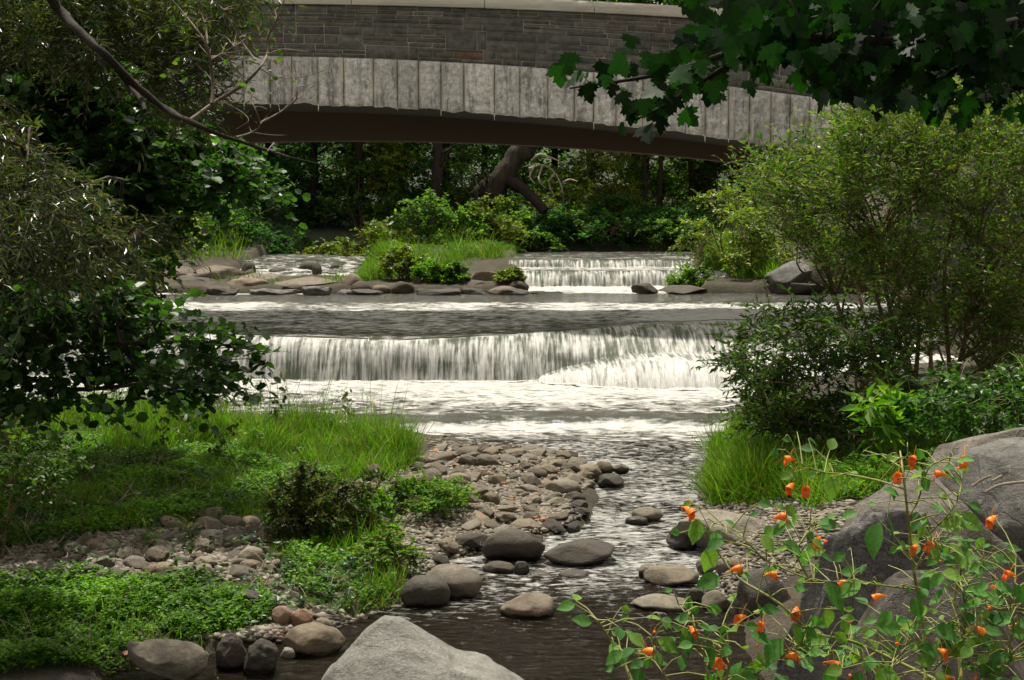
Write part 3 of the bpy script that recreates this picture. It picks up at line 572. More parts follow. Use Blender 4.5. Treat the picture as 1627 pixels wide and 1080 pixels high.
# cobbles
VAR = []
for i in range(10):
    g = Geo(); V, Fc = rockV(4, 300+i, random.choice([.3, .6, .9]), random.choice([.15, .3]), cuts=12); V[:, 2] *= 1; g.add(V, Fc)
    me = g.build('cobble', M['rock']); VAR.append(me.data); bpy.data.objects.remove(me)
VARW = [m_.copy() for m_ in VAR]
for m_ in VARW: m_.materials[0] = M['rock_dark']
placed = []
BAR = [(560, 775), (600, 752), (650, 748), (690, 712), (760, 712), (800, 722), (960, 730), (1000, 745), (950, 760), (905, 800), (935, 815), (900, 840), (950, 862), (860, 890), (770, 905), (700, 905), (640, 895), (700, 870), (760, 830), (720, 800), (640, 775), (560, 790)]
PATCH = [(85, 880), (150, 850), (300, 835), (420, 830), (440, 880), (430, 925), (300, 925), (150, 930), (60, 915)]
BANK = [(400, 925), (440, 915), (480, 960), (540, 985), (560, 1010), (440, 1010), (420, 960)]
SHORE = [(1085, 895), (1170, 880), (1200, 930), (1150, 985), (1110, 965)]
def scatter(poly, tries, smin, smax, place, group, limit):
    W = samp(poly, n=tries); cnt = 0
    k = len(W); sizes = smin+(smax-smin)*np.random.default_rng(5).random(k)**2.6; big = np.arange(k) < k//14; sizes = np.concatenate([np.sort(sizes[:k//3])[::-1], sizes[k//3:]])
    for p_, s in zip(W, sizes):
        if cnt >= limit: break
        if any((p_[0]-q[0])**2/((s+q[2])*.80)**2+(p_[1]-q[1])**2/((s*.9+q[3])*.80)**2 < 1 for q in placed): continue
        if any((p_[0]-q[0])**2/((s+q[2])*.85)**2+(p_[1]-q[1])**2/((s*.9+q[3])*.85)**2 < 1 for q in HERO): continue
        placed.append((p_[0], p_[1], s, s*.9, '')); cnt += 1
        wetp = (p_[0] > xl(p_[1])-.12) and place == 'bar'
        flat = random.uniform(.35, .85); i = random.randrange(10)
        o = bpy.data.objects.new('cobble', (VARW if wetp else VAR)[i]); COL.objects.link(o)
        sx = s*random.uniform(.95, 1.35); o.scale = (sx, s*random.uniform(.75, 1.05), s*flat); o.location = (p_[0], p_[1], p_[2]+s*flat*random.uniform(.05, .55)); o.rotation_euler = (random.uniform(-.35, .35), random.uniform(-.35, .35), random.uniform(0, 6.3))
        near = min(HERO, key=lambda q: (q[0]-p_[0])**2+(q[1]-p_[1])**2)
        dx = p_[0]-near[0]; dy = p_[1]-near[1]
        rel = ('right of' if dx > 0 else 'left of') if abs(dx) > abs(dy) else ('behind' if dy > 0 else 'in front of')
        shape = 'flat' if flat < .5 else 'rounded'; tone = 'dark wet' if wetp else ('tan grey' if place == 'bank' else 'grey brown')
        sz = 'small' if s < .06 else ('fist sized' if s < .09 else 'large')
        tail = ' '.join(near[4].split()[:6])
        for w_ in ('at', 'in', 'on', 'with', 'the', 'a', 'of', 'and', 'right', 'left', 'to', 'just', 'by'):
            while tail.split()[-1] == w_: tail = ' '.join(tail.split()[:-1])
        tag(o, f'{sz} {shape} {tone} cobble {rel} the {tail}', 'cobble', group)
scatter(BAR, 2600, .04, .125, 'bar', 'cobbles on the stony bar beside the creek', 215)
scatter(PATCH, 1500, .035, .12, 'patch', 'cobbles of the gravel patch on the left bank', 70)
scatter(BANK, 300, .03, .06, 'bank', 'cobbles at the pool edge lower left', 12)
scatter(SHORE, 200, .04, .08, 'shore', 'cobbles on the right shore', 8)
# gravel
g = Geo(); Vp, Fp = ico(1)
for poly, n in ((BAR, 9000), (PATCH, 6000), (BANK, 1200), (SHORE, 800), ([(0, 860), (90, 860), (90, 930), (0, 930)], 900), ([(560, 775), (640, 770), (745, 800), (770, 860), (700, 910), (640, 930), (600, 850)], 2500), ([(1100, 795), (1300, 785), (1360, 800), (1340, 860), (1240, 930), (1180, 960), (1100, 865)], 2500), ([(400, 1000), (560, 985), (640, 965), (650, 985), (560, 1020), (430, 1030), (300, 1015)], 1500), ([(670, 700), (760, 698), (960, 715), (960, 740), (700, 735)], 900)):
    W = samp(poly, n=n); s = R.uniform(.008, .032, len(W)); 
    sc = np.stack([s*R.uniform(.9, 1.5, len(W)), s*R.uniform(.8, 1.2, len(W)), s*R.uniform(.4, .8, len(W))], 1)
    V = W[:, None]+Vp[None]*sc[:, None]*(1+.2*R.normal(size=(len(W), len(Vp), 1))); V[..., 2] += .004
    g.add(V.reshape(-1, 3), (np.arange(len(W))[:, None, None]*len(Vp)+Fp[None]).reshape(-1, 3))
m, nt = nm('gravel'); N = NT(nt); ri = N('ShaderNodeNewGeometry').outputs['Random Per Island']; p = N('ShaderNodeBsdfPrincipled', i_Roughness=.85)
N.set(p.inputs['Base Color'], N.ramp(ri, [(0., (.06, .052, .042)), (.4, (.13, .115, .09)), (.7, (.2, .17, .13)), (.9, (.27, .25, .21)), (1., (.16, .09, .06))])); N.out(p.outputs[0])
tag(g.build('gravel', m), 'brown and grey gravel between the cobbles', kind='stuff')
# ------------------------------------------------------------------ vegetation
def clumps(pxpoly, Yr, n, rng, zmin=None):
    a = np.array(pxpoly, float); mn = a.min(0); mx = a.max(0); out = []
    while len(out) < n:
        q = rng.uniform(mn, mx)
        if inpoly(np.array([q[0]]), np.array([q[1]]), a)[0]:
            p_ = P(q[0], q[1], rng.uniform(*Yr))
            out.append(p_)
    return np.array(out)
def rnd(n, rng): return unit(rng.normal(size=(n, 3)))
def plant(name, label, cat, trunk, trad, centers, crad, ntw, nlf, tpl, size, lmat, bmat, seed, droop=.35, group=None, limb=.25, twig=True, up=.5, twr=.0025, flatz=.8, aim=None, nlimb=None, crown='crown', stem='trunk', lr=.7, single=True):
    rng = np.random.default_rng(seed); trunks = trunk if isinstance(trunk[0][0], (list, tuple, np.ndarray)) else [trunk]
    base = np.array(trunks[0][0], float); root = empty(name, base); tag(root, label, cat, group)
    gt = Geo(); allp = []
    for tr_ in trunks:
        tp = spline(tr_, 18) if len(tr_) > 2 else np.linspace(tr_[0], tr_[-1], 8); r = np.linspace(1, .3, len(tp))*trad; r[0] *= 1.35
        tp = tp+.25*trad*rng.normal(size=tp.shape)*np.linspace(0, 1, len(tp))[:, None]
        tube(gt, tp, r, 9, jit=.25 if trad > .03 else 0); allp.append(np.column_stack([tp, r]))
    allp = np.concatenate(allp)
    for c in centers:
        dv = allp[:, :3]-c; d = np.linalg.norm(dv, axis=1)+1.2*np.maximum(0, allp[:, 2]-c[2]+limb*.6); i = int(np.argmin(d)); s = allp[i, :3]; L = np.linalg.norm(c-s)
        mid = (s+c)/2+np.array([0, 0, .12*L])+rng.normal(size=3)*.08*L
        r0 = min(allp[i, 3]*lr, .012*L+.004+twr); tube(gt, spline([s, mid, c], 7), np.linspace(r0, max(twr, r0*.3), 7), 5)
    n = len(centers); m_ = n*ntw
    C = np.repeat(centers, ntw, 0); crr = np.broadcast_to(crad, (n,)); cr = np.repeat(crr, ntw)
    D = rnd(m_, rng); D[:, 2] = D[:, 2]*flatz+up*.4; 
    if aim is not None: D = D+np.array(aim)
    D = unit(D); Ln = cr*rng.uniform(.55, 1.25, m_); start = C+rnd(m_, rng)*(cr*.25)[:, None]
    if twig:
        tt = np.array([0, .5, 1.]); pts = start[:, None]+D[:, None]*(tt[None, :, None]*Ln[:, None, None]); pts[..., 2] -= droop*(tt**2)[None]*Ln[:, None]
        a1 = unit(np.cross(D, [0.2, .3, 1.])); a2 = np.cross(D, a1); rr = np.array([1.2, .9, .4])*twr
        ring = np.stack([a1, -.5*a1+.87*a2, -.5*a1-.87*a2], 1)
        V = pts[:, :, None]+ring[:, None]*rr[None, :, None, None]
        ff = np.array([[i*3+j, i*3+(j+1) % 3, (i+1)*3+(j+1) % 3, (i+1)*3+j] for i in range(2) for j in range(3)])
        gt.add(V.reshape(-1, 3), (np.arange(m_)[:, None, None]*9+ff[None]).reshape(-1, 4))
    gt.build(stem, bmat, root, loc=base).location = (0, 0, 0)
    t = np.tile((np.arange(nlf)+.5)/nlf, m_)+rng.uniform(-.3, .3, m_*nlf)/nlf; ti = np.repeat(np.arange(m_), nlf)
    pos = start[ti]+D[ti]*(t*Ln[ti])[:, None]; pos[:, 2] -= droop*t*t*Ln[ti]
    side = unit(np.cross(D[ti], [0.1, .1, 1.]))*np.where(np.arange(m_*nlf) % 2, 1, -1)[:, None]
    ld = unit(D[ti]*.7+side*.9+rng.normal(size=pos.shape)*.45+np.array([0, 0, -droop*.7]))
    nr = unit(np.array([0, 0, 1.])+rng.normal(size=pos.shape)*.55)
    gl_ = Geo(); put(gl_, tpl, pos, ld, nr, size*rng.uniform(.6, 1.25, len(pos)))
    gl_.build(crown, lmat, root, loc=base, smooth=False).location = (0, 0, 0); return root
def gz(x, y): return float(ground(np.array(x), np.array(y)))
def gpt(x, y): return np.array([x, y, gz(x, y)-.05])
# background trees
def btree(px, Y, h, rad, mat, label, seed, low=.6, n=70, ntw=12, nlf=13, size=.13, tr=.14, group='trees beyond the bridge', lean=0, tpl=DI, name='broadleaf_tree'):
    x = (px-813.5)*Y/F; b = gpt(x, Y); rng = np.random.default_rng(seed)
    cs = []
    while len(cs) < n:
        q = rng.uniform(-1, 1, 3)
        if np.dot(q, q) < 1 and np.dot(q, q) > .12: cs.append([x+q[0]*rad+lean*(q[2]+1)*.5, Y+q[1]*rad*.8, b[2]+low+(h-low)*(q[2]+1)/2])
    tp = [b, b+[rng.normal()*.1, 0, h*.3], b+[rng.normal()*.25+lean*.4, 0, h*.6], b+[lean*.8, 0, h*.92]]
    return plant(name, label, 'tree', tp, tr, np.array(cs), rad*.28, ntw, nlf, tpl, size, M[mat], M['dark_bark'], seed, group=group, twig=False, flatz=.5, droop=.25)
BT = [(230, 44, 11, 3.2, 'l_back1', 'broadleaf tree behind the left bank, far left of the wood beyond the bridge', .3),
      (330, 41, 9, 2.2, 'l_back3', 'very dark tree at the left end of the gap under the bridge', .1),
      (420, 46, 12, 3.0, 'l_back1', 'dark green tree next right of the very dark one under the bridge', .2),
      (500, 42, 10, 2.3, 'l_back3', 'deep green tree above the far left cascade', .3),
      (575, 41, 9.5, 1.9, 'l_back2', 'yellowing tree left of the thin reddish trunk', .5),
      (640, 50, 13, 3.2, 'l_back1', 'mid green tall tree behind the yellowing one', .5),
      (710, 44, 11, 2.2, 'l_back3', 'dark blue green tree left of the broken leaning trunk', .8),
      (770, 54, 14, 3.4, 'l_back1', 'pale leaved tall tree far behind the broken trunk', .8),
      (880, 50, 13, 3.0, 'l_back1', 'green tree seen behind the dead branches', .9),
      (940, 43, 11, 2.2, 'l_back3', 'dense dark tree left above the upper falls', 1.1),
      (1020, 46, 12, 2.6, 'l_back3', 'layered deep green tree with twin thin trunks over the upper falls', 1.5),
      (1100, 43, 10, 2.3, 'l_back3', 'deep shaded tree right above the upper falls', .9),
      (1190, 41, 10, 2.4, 'l_back1', 'fresh green tree at the right end of the bridge gap', .5),
      (1290, 44, 12, 3.2, 'l_bright', 'bright yellow green tree beyond the bridge behind the willow', .5),
      (1420, 46, 12, 3.4, 'l_bright', 'bright tree beyond the bridge at the far right', .5),
      (1560, 46, 12, 3.6, 'l_back2', 'olive tree beyond the bridge at the right edge', .5),
      (100, 48, 12, 3.8, 'l_back1', 'broad tree beyond the bridge at the left edge', .5),
      (-40, 46, 12, 3.8, 'l_back1', 'dim tree beyond the bridge outermost left', .5)]
for i, (px, Y, h, rad, mt, lb, low) in enumerate(BT):
    btree(px, Y, h, rad, mt, lb, 500+i, low, n=int(60+rad*18), ntw=14, nlf=12, size=.15 if rad < 3.3 else .18)
for i, (px, Y, h, rad, mt, lb) in enumerate([(300, 62, 17, 5, 'l_back1', 'very tall tree at the back of the wood, left'), (560, 66, 19, 5.5, 'l_back3', 'very tall dark tree at the back, left of centre'), (800, 64, 18, 5.5, 'l_back1', 'very tall tree at the back of the wood, centre'), (1010, 62, 18, 5, 'l_bright', 'tall sunlit tree whose top shows over the bridge parapet'), (1180, 64, 18, 5.5, 'l_bright', 'tall sunlit tree showing over the parapet behind the maple'), (1400, 66, 18, 6, 'l_back2', 'tall olive tree at the back right'), (60, 66, 18, 6, 'l_back3', 'tall dark tree at the back left'), (1640, 66, 18, 6, 'l_back1', 'tall green tree at the back, right edge')]):
    btree(px, Y, h, rad, mt, lb, 560+i, .5, n=130, ntw=14, nlf=13, size=.24, tr=.22)
# understory bushes
def bush(px, py, Y, w, h, mat, label, seed, n=18, ntw=12, nlf=10, size=.07, tpl=DI, cat='bush', name='bush', group='bushes on the far bank', bm='stem_brown', twig=False, droop=.3, nst=4, trr=.02, up=.5, crad=None):
    x = (px-813.5)*Y/F; b = gpt(x, Y); rng = np.random.default_rng(seed); cs = []
    while len(cs) < n:
        q = rng.uniform(-1, 1, 3); q[2] = abs(q[2])
        if np.dot(q, q) < 1: cs.append([x+q[0]*w, Y+q[1]*w*.7, b[2]+.08+h*(.08+.85*q[2])])
    st = [[b+[rng.normal()*w*.12, rng.normal()*w*.1, 0], b+[rng.normal()*w*.25, rng.normal()*w*.2, h*.45], b+[rng.normal()*w*.4, rng.normal()*w*.3, h*.85]] for _ in range(nst)]
    return plant(name, label, cat, st, trr, np.array(cs), crad or w*.3, ntw, nlf, tpl, size, M[mat], M[bm], seed, group=group, twig=twig, droop=droop, up=up, crown='foliage', stem='stems')
BB = [(600, 36.5, 1.3, 1.1, 'l_bright', 'sunlit yellow green bush on the far bank above the island'), (530, 37, 1.2, 1.0, 'l_back2', 'olive bush above the far left cascade'), (690, 37, 1.3, 1.3, 'l_back1', 'green bush behind the island beneath the reddish trunk'), (780, 37.5, 1.2, 1.1, 'l_back2', 'bush at the foot of the broken trunk'), (840, 38.2, 1.1, .9, 'l_back1', 'low green bush left of the upper falls'), (900, 39.5, 1.2, .8, 'l_back3', 'shaded bush behind the upper falls crest'), (990, 40, 1.4, 1.0, 'l_back3', 'dark bush behind the middle of the upper falls'), (1090, 39.5, 1.3, 1.0, 'l_back3', 'dark bush behind the right of the upper falls'), (450, 38, 1.5, 1.1, 'l_back3', 'dark low bush at the far left shore'), (370, 37, 1.5, 1.2, 'l_back3', 'shaded bush behind the far ledge'), (290, 36, 1.6, 1.6, 'l_back1', 'green bush left of the far ledge'), (240, 34, 1.3, 2.2, 'l_bright', 'sunlit light green bush glimpsed left of the bridge gap')]
for i, (px, Y, w, h, mt, lb) in enumerate(BB): bush(px, 0, Y, w, h, mt, lb, 600+i, n=26, ntw=14, nlf=11, size=.10)
for i, (px, Y, w, h, mt, lb) in enumerate([(640, 30.8, .55, .75, 'l_bright', 'yellow green leafy bush in the middle of the island'), (690, 30.3, .5, .45, 'l_cover', 'low green bush on the island right of the yellow one'), (722, 30.2, .35, .4, 'l_back1', 'dark tuft of bush beside the brown capstone'), (815, 30, .35, .3, 'l_bright', 'pale bush above the black boulder at the island tip'), (1100, 30.6, .6, .7, 'l_back1', 'dark green bush by the right foot of the upper falls'), (1150, 32, 1.1, 2.0, 'l_bright', 'tall pale yellow green shrub on the far right bank'), (1190, 31.0, 1.0, 1.6, 'l_bright', 'light green shrub beside the stone block'), (1240, 34, 1.3, 2.3, 'l_bright', 'tall bright shrub behind the stone block')]):
    bush(px, 0, Y, w, h, mt, lb, 640+i, n=28, ntw=12, nlf=11, size=.07 if Y < 31 else .08, group='shrubs on the island and right far bank')
# broken leaning trunk
rb = random.Random(77)
for i in range(9):
    bush(815+i*38, 0, 38.6+.4*(i % 2), 1.0, .75, ['l_back1', 'l_back3', 'l_back3'][i % 3], 'low dark bush overhanging the crest of the upper falls', 980+i, n=22, ntw=12, nlf=10, size=.09, group='bushes overhanging the crest of the upper falls')
for i in range(34):
    px_ = -60+i*52+rb.uniform(-20, 20); Yy = rb.uniform(40.5, 50); mt = rb.choice(['l_back1', 'l_back2', 'l_bright', 'l_back3', 'l_back1', 'l_cover'])
    bush(px_, 0, Yy, rb.uniform(1.2, 2.2), rb.uniform(1.3, 3.2), mt, {'l_back1': 'green understory bush of the far wood', 'l_back2': 'yellowing understory bush of the far wood', 'l_bright': 'sunlit understory bush of the far wood', 'l_back3': 'dark understory bush of the far wood', 'l_cover': 'fresh green understory bush of the far wood'}[mt], 1000+i, n=30, ntw=12, nlf=10, size=.13, group='understory bushes of the far wood')
root = empty('broken_tree', P(772, 395, 39.5)); root.location.z = gz(P(772, 395, 39.5)[0], 39.5); tag(root, 'broken leaning brown tree trunk with ripped bark and bleached dead branches', 'tree')
ro = np.array(root.location)
def rel(g_, name, mat, r=root): o = g_.build(name, mat, r); o.location = tuple(-c_ for c_ in r.location); return o
g = Geo(); pts = [P(*q, 39.5) for q in ((772, 410), (772, 375), (770, 335), (778, 305), (800, 275), (825, 245), (850, 215), (880, 175))]; tube(g, spline(pts, 40), np.interp(np.linspace(0, 1, 40), [0, .28, .42, .7, 1], [.10, .13, .36, .30, .22]), 14, jit=.6)
for k in range(26):
    a = P(768+random.uniform(-10, 20), random.uniform(280, 330), 39.3); tube(g, [a, a+[random.uniform(-.3, .1), -.15, random.uniform(.1, .4)], a+[random.uniform(-.5, .1), -.2, random.uniform(-.3, .5)]], [.03, .02, .004], 5)
rel(g, 'trunk', M['broken_bark'])
g = Geo(); tube(g, spline([P(805, 283, 39.4), P(825, 295, 39.2), P(845, 315, 39), P(866, 336, 38.8)], 14), np.linspace(.17, .13, 14), 10, jit=.4); rel(g, 'limb', M['dark_bark'])
g = Geo()
for a in ([(840, 268), (862, 262), (882, 275), (893, 300), (895, 325)], [(862, 262), (856, 285), (868, 300)], [(882, 275), (872, 290), (880, 310)], [(845, 255), (858, 245), (880, 252), (900, 262)], [(893, 290), (905, 285), (918, 288)], [(850, 262), (842, 280), (850, 292)]):
    tube(g, spline([P(q[0], q[1], 39+random.uniform(-.3, .3)) for q in a], 12), np.linspace(.035, .012, 12), 5)
rel(g, 'dead_branches', M['deadwood'])
def simple_trunk(px, y0, y1, Y, r, lab, mat='bark', lean=0):
    a = P(px, y1, Y); a[2] = gz(a[0], Y)-.1; b = P(px+lean, y0, Y); root = empty('tree_trunk', a); tag(root, lab, 'tree trunk', 'bare trunks in the far wood')
    g_ = Geo(); pts = spline([a, (a+b)/2+[.06, 0, 0], b], 20); tube(g_, pts, np.linspace(r, r*.7, 20), 9, jit=.3)
    o = g_.build('trunk', M[mat], root); o.location = tuple(-c_ for c_ in a)
    g_ = Geo()
    for k in range(5):
        s = pts[6+k*2]; tube(g_, spline([s, s+[random.uniform(-.5, .5), -.2, .3], s+[random.uniform(-1, 1), -.3, .8]], 6), np.linspace(r*.3, .01, 6), 5)
    o = g_.build('limbs', M[mat], root); o.location = tuple(-c_ for c_ in a)
simple_trunk(688, 130, 400, 40.5, .16, 'thin reddish brown trunk left of the broken tree', 'broken_bark', 8)
simple_trunk(1024, 150, 400, 40.6, .07, 'left of twin thin dark trunks above the upper falls', 'dark_bark', -6)
simple_trunk(1044, 150, 400, 40.9, .08, 'right of twin thin dark trunks above the upper falls', 'dark_bark', 5)
simple_trunk(835, 330, 400, 39.8, .05, 'slim grey trunk just right of the broken tree foot', 'bark', 3)
# bleached driftwood far right bank
root = empty('driftwood', P(1115, 405, 33)); tag(root, 'bleached driftwood stump with curled roots on the far right bank', 'driftwood'); g = Geo()
for a in ([(1108, 412), (1112, 392), (1128, 378), (1140, 372)], [(1112, 400), (1120, 385), (1135, 382)], [(1110, 412), (1105, 398), (1115, 380), (1125, 370)]): tube(g, spline([P(*q, 32.6) for q in a], 12), np.linspace(.06, .02, 12), 6)
rel(g, 'roots', M['deadwood'], root); g = Geo(); tube(g, [P(1106, 418, 32.7), P(1112, 410, 32.6), P(1116, 398, 32.6)], [.12, .1, .05], 8, jit=.5); rel(g, 'stump', M['deadwood'], root)

# ------------- right willow shrubs (in front of the bridge)
def wil(name, label, poly, Yr, n, crad, ntw, nlf, tpl, size, lm, bm, seed, stems, srad, **kw):
    cs = clumps(poly, Yr, n, np.random.default_rng(seed)); cs[:, 2] = np.maximum(cs[:, 2], ground(cs[:, 0], cs[:, 1])+.1)
    Ym = sum(Yr)/2; st = []
    for s_ in stems:
        a = P(*s_[0], Ym); a[2] = gz(a[0], a[1])-.05 if s_[0][1] > 450 else a[2]; st.append([a]+[P(*q, Ym+random.uniform(-.4, .4)) for q in s_[1:]])
    return plant(name, label, kw.pop('cat', 'shrub'), st, srad, cs, crad, ntw, nlf, tpl, size, M[lm], M[bm], seed, **kw)
random.seed(3)
wil('willow_shrub', 'tall olive green willow thicket with many thin stems on the right bank', [(1205, 350), (1200, 290), (1240, 255), (1310, 235), (1370, 200), (1480, 190), (1560, 170), (1700, 180), (1700, 620), (1560, 610), (1450, 560), (1380, 480), (1300, 420), (1250, 380)], (13.5, 17), 235, .55, 12, 13, MW, .085, 'l_willow', 'stem_brown', 701,
    [[(1440, 640), (1400, 500), (1370, 380), (1340, 260)], [(1450, 640), (1460, 480), (1440, 330), (1450, 230)], [(1500, 640), (1545, 480), (1555, 380), (1580, 230)], [(1400, 640), (1330, 480), (1290, 360), (1240, 260)], [(1560, 640), (1600, 500), (1640, 380), (1660, 250)], [(1470, 640), (1400, 420), (1420, 300), (1400, 220)], [(1520, 640), (1500, 450), (1520, 320), (1510, 220)]], .028, limb=.6, droop=.12, aim=(0, 0, .7), twr=.003, crown='foliage', stem='stems')
wil('willow_shrub', 'dark green willow bush leaning over the water left of the thicket', [(1145, 590), (1165, 560), (1160, 545), (1220, 490), (1290, 500), (1360, 500), (1440, 540), (1450, 700), (1330, 720), (1220, 700), (1180, 660), (1200, 620)], (12.6, 14.6), 90, .33, 11, 12, MW, .085, 'l_bush', 'stem_brown', 702,
    [[(1340, 720), (1300, 620), (1250, 540)], [(1350, 720), (1260, 640), (1180, 590)], [(1360, 720), (1360, 600), (1340, 510)], [(1330, 720), (1280, 680), (1220, 660)], [(1370, 720), (1410, 640), (1420, 560)]], .018, limb=.4, droop=.1, aim=(-.35, 0, .1), twr=.003, crown='foliage', stem='stems')
wil('sumac_sapling', 'light green sapling with long drooping leaves in front of the dark willow', [(1370, 640), (1400, 580), (1440, 590), (1450, 650), (1430, 700), (1390, 680)], (10.6, 11.2), 9, .14, 7, 6, MW, .16, 'l_cover', 'stem_green', 703, [[(1425, 740), (1420, 660), (1408, 590)]], .008, limb=.15, cat='sapling', crown='foliage', stem='stem')
wil('leafy_weed', 'bright green leafy weeds right behind the dark ledge rock', [(1455, 630), (1500, 590), (1560, 600), (1640, 560), (1700, 580), (1700, 680), (1450, 680)], (10.5, 12.5), 75, .18, 9, 9, OV, .055, 'l_alder', 'stem_green', 704, [[(1500, 690), (1500, 600)], [(1560, 690), (1560, 610)], [(1620, 690), (1620, 580)]], .008, limb=.2, cat='weed', crown='foliage', stem='stems')
wil('bright_shrub', 'yellow green shrub top rising in front of the bridge at the right', [(1300, 270), (1320, 240), (1350, 215), (1380, 180), (1430, 160), (1560, 120), (1700, 110), (1700, 230), (1400, 240), (1280, 260)], (18, 21), 110, .42, 12, 11, OV, .085, 'l_bright', 'stem_brown', 705, [[(1450, 560), (1400, 350), (1330, 200)], [(1480, 560), (1480, 350), (1500, 180)], [(1400, 560), (1330, 350), (1250, 240)], [(1560, 560), (1590, 350), (1620, 160)]], .03, crown='foliage', stem='stems', twr=.003)
# ------------- left foliage masses
wil('willow_tree', 'olive leaved willow with glinting narrow leaves at the left edge', [(-80, 150), (20, 190), (60, 260), (130, 280), (150, 350), (235, 350), (255, 400), (180, 430), (90, 420), (50, 470), (-80, 500)], (6.6, 9.6), 95, .34, 13, 17, NW, .056, 'l_olive', 'bark', 711, [[(-260, 760), (-90, 480), (40, 330), (80, 230)], [(-250, 760), (0, 500), (170, 400), (230, 370)]], .035, limb=.3, droop=.55, up=.1, cat='tree', aim=(.35, 0, .1), twr=.002)
wil('willow_tree', 'willow crown with yellowish narrow leaves across the top left', [(60, -60), (400, -60), (395, 20), (330, 110), (340, 200), (230, 170), (120, 100), (-60, 60), (-60, -60)], (8.0, 9.6), 130, .28, 13, 15, NW, .062, 'l_olive', 'bark', 712, [[(-90, 760), (-60, 300), (60, 20), (150, -30)], [(60, 20), (160, 60), (250, 120)], [(60, 0), (220, -30), (360, -20)]], .03, limb=.3, cat='tree', twr=.002)
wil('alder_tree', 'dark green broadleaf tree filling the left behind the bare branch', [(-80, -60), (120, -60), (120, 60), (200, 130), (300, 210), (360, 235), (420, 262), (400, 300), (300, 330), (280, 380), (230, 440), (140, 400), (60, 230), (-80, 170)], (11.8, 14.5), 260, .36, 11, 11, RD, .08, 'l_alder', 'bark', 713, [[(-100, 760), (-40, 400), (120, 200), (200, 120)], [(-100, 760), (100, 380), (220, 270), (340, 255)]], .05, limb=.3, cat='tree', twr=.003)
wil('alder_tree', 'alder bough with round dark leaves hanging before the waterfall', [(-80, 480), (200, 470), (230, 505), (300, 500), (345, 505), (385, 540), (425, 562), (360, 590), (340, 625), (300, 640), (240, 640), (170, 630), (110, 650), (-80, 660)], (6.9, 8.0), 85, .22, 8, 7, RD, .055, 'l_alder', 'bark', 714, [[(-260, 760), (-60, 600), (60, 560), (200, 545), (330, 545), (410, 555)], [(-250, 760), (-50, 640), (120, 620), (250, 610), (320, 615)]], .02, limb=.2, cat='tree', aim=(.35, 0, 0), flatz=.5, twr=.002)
wil('shrub', 'bright light green shrub glimpsed through the left trees', [(190, 330), (250, 310), (290, 330), (300, 380), (250, 400), (180, 390)], (17, 20), 30, .4, 12, 10, OV, .08, 'l_bright', 'stem_brown', 715, [[(220, 560), (220, 440), (240, 350)]], .03, crown='foliage', stem='stems', group=None)
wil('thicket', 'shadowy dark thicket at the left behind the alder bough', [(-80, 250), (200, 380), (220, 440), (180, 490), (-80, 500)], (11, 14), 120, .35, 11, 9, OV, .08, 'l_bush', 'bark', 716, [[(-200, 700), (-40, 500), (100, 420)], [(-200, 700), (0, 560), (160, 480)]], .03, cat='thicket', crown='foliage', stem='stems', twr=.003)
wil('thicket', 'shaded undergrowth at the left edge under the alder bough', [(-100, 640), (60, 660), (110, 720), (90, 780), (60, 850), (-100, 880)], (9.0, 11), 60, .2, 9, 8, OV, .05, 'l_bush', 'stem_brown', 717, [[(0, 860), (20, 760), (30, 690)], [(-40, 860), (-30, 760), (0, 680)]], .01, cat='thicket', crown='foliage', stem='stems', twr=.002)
# bare branch
root = empty('bare_branch', P(60, -20, 7.6)); tag(root, 'bare dark branch with fine twigs reaching right in front of the bridge', 'branch'); g = Geo()
def pl(g_, a, Y, r0, r1, n=24, k=7, jit=.15): tube(g_, spline([P(q[0], q[1], Y+.12*math.sin(i_*1.7)) for i_, q in enumerate(a)], n), np.linspace(r0, r1, n), k, jit=jit)
pl(g, [(60, -30), (95, 15), (125, 50), (170, 90), (215, 135), (262, 172), (300, 192), (340, 210), (375, 222), (430, 240), (470, 252), (515, 262)], 7.6, .03, .003, 60, 7, .5)
pl(g, [(180, 100), (205, 135), (225, 160), (230, 175)], 7.7, .02, .01)
rel(g, 'limb', M['dark_bark'], root); g = Geo()
rb = random.Random(12)
TW = [([(300, 192), (345, 160), (385, 135), (412, 108), (425, 85), (425, 60), (440, 30), (455, -10)], .012), ([(337, 165), (338, 130), (333, 90), (322, 60), (295, 25), (265, -10)], .011), ([(333, 95), (352, 85), (372, 74)], .007), ([(330, 70), (325, 35), (315, -5)], .008), ([(375, 218), (400, 210), (413, 198), (404, 170), (392, 150)], .007), ([(413, 195), (445, 178), (470, 158), (472, 138)], .007), ([(405, 95), (380, 60), (355, 15), (345, -10)], .006), ([(345, 160), (375, 172), (395, 190), (375, 205)], .004), ([(425, 240), (435, 226), (432, 232)], .004), ([(412, 108), (440, 122), (480, 122), (520, 110)], .004), ([(425, 85), (450, 78), (490, 82)], .004)]
for a, r in TW: pl(g, a, 7.6, r, r*.3, 20, 5, 0)
for k in range(70):
    a, r = rb.choice(TW[:7]); i = rb.randrange(1, len(a)); p0 = a[i]; an = rb.uniform(-2.6, .3); L = rb.uniform(15, 60)
    pl(g, [p0, (p0[0]+L*.5*math.cos(an)+rb.uniform(-5, 5), p0[1]+L*.5*math.sin(an)), (p0[0]+L*math.cos(an), p0[1]+L*math.sin(an)+rb.uniform(-6, 6))], 7.6+rb.uniform(-.1, .1), .0025, .001, 7, 4, 0)
rel(g, 'twigs', M['pale_bark'], root)
g = Geo(); pos = np.array([P(rb.uniform(290, 470)-30*abs(rb.gauss(0, 1)), rb.uniform(-10, 160), 7.6+rb.uniform(-.2, .2)) for _ in range(110)]); put(g, OV, pos, rnd(110, R), rnd(110, R), R.uniform(.02, .045, 110)); rel(g, 'leaves', M['l_willow'], root)
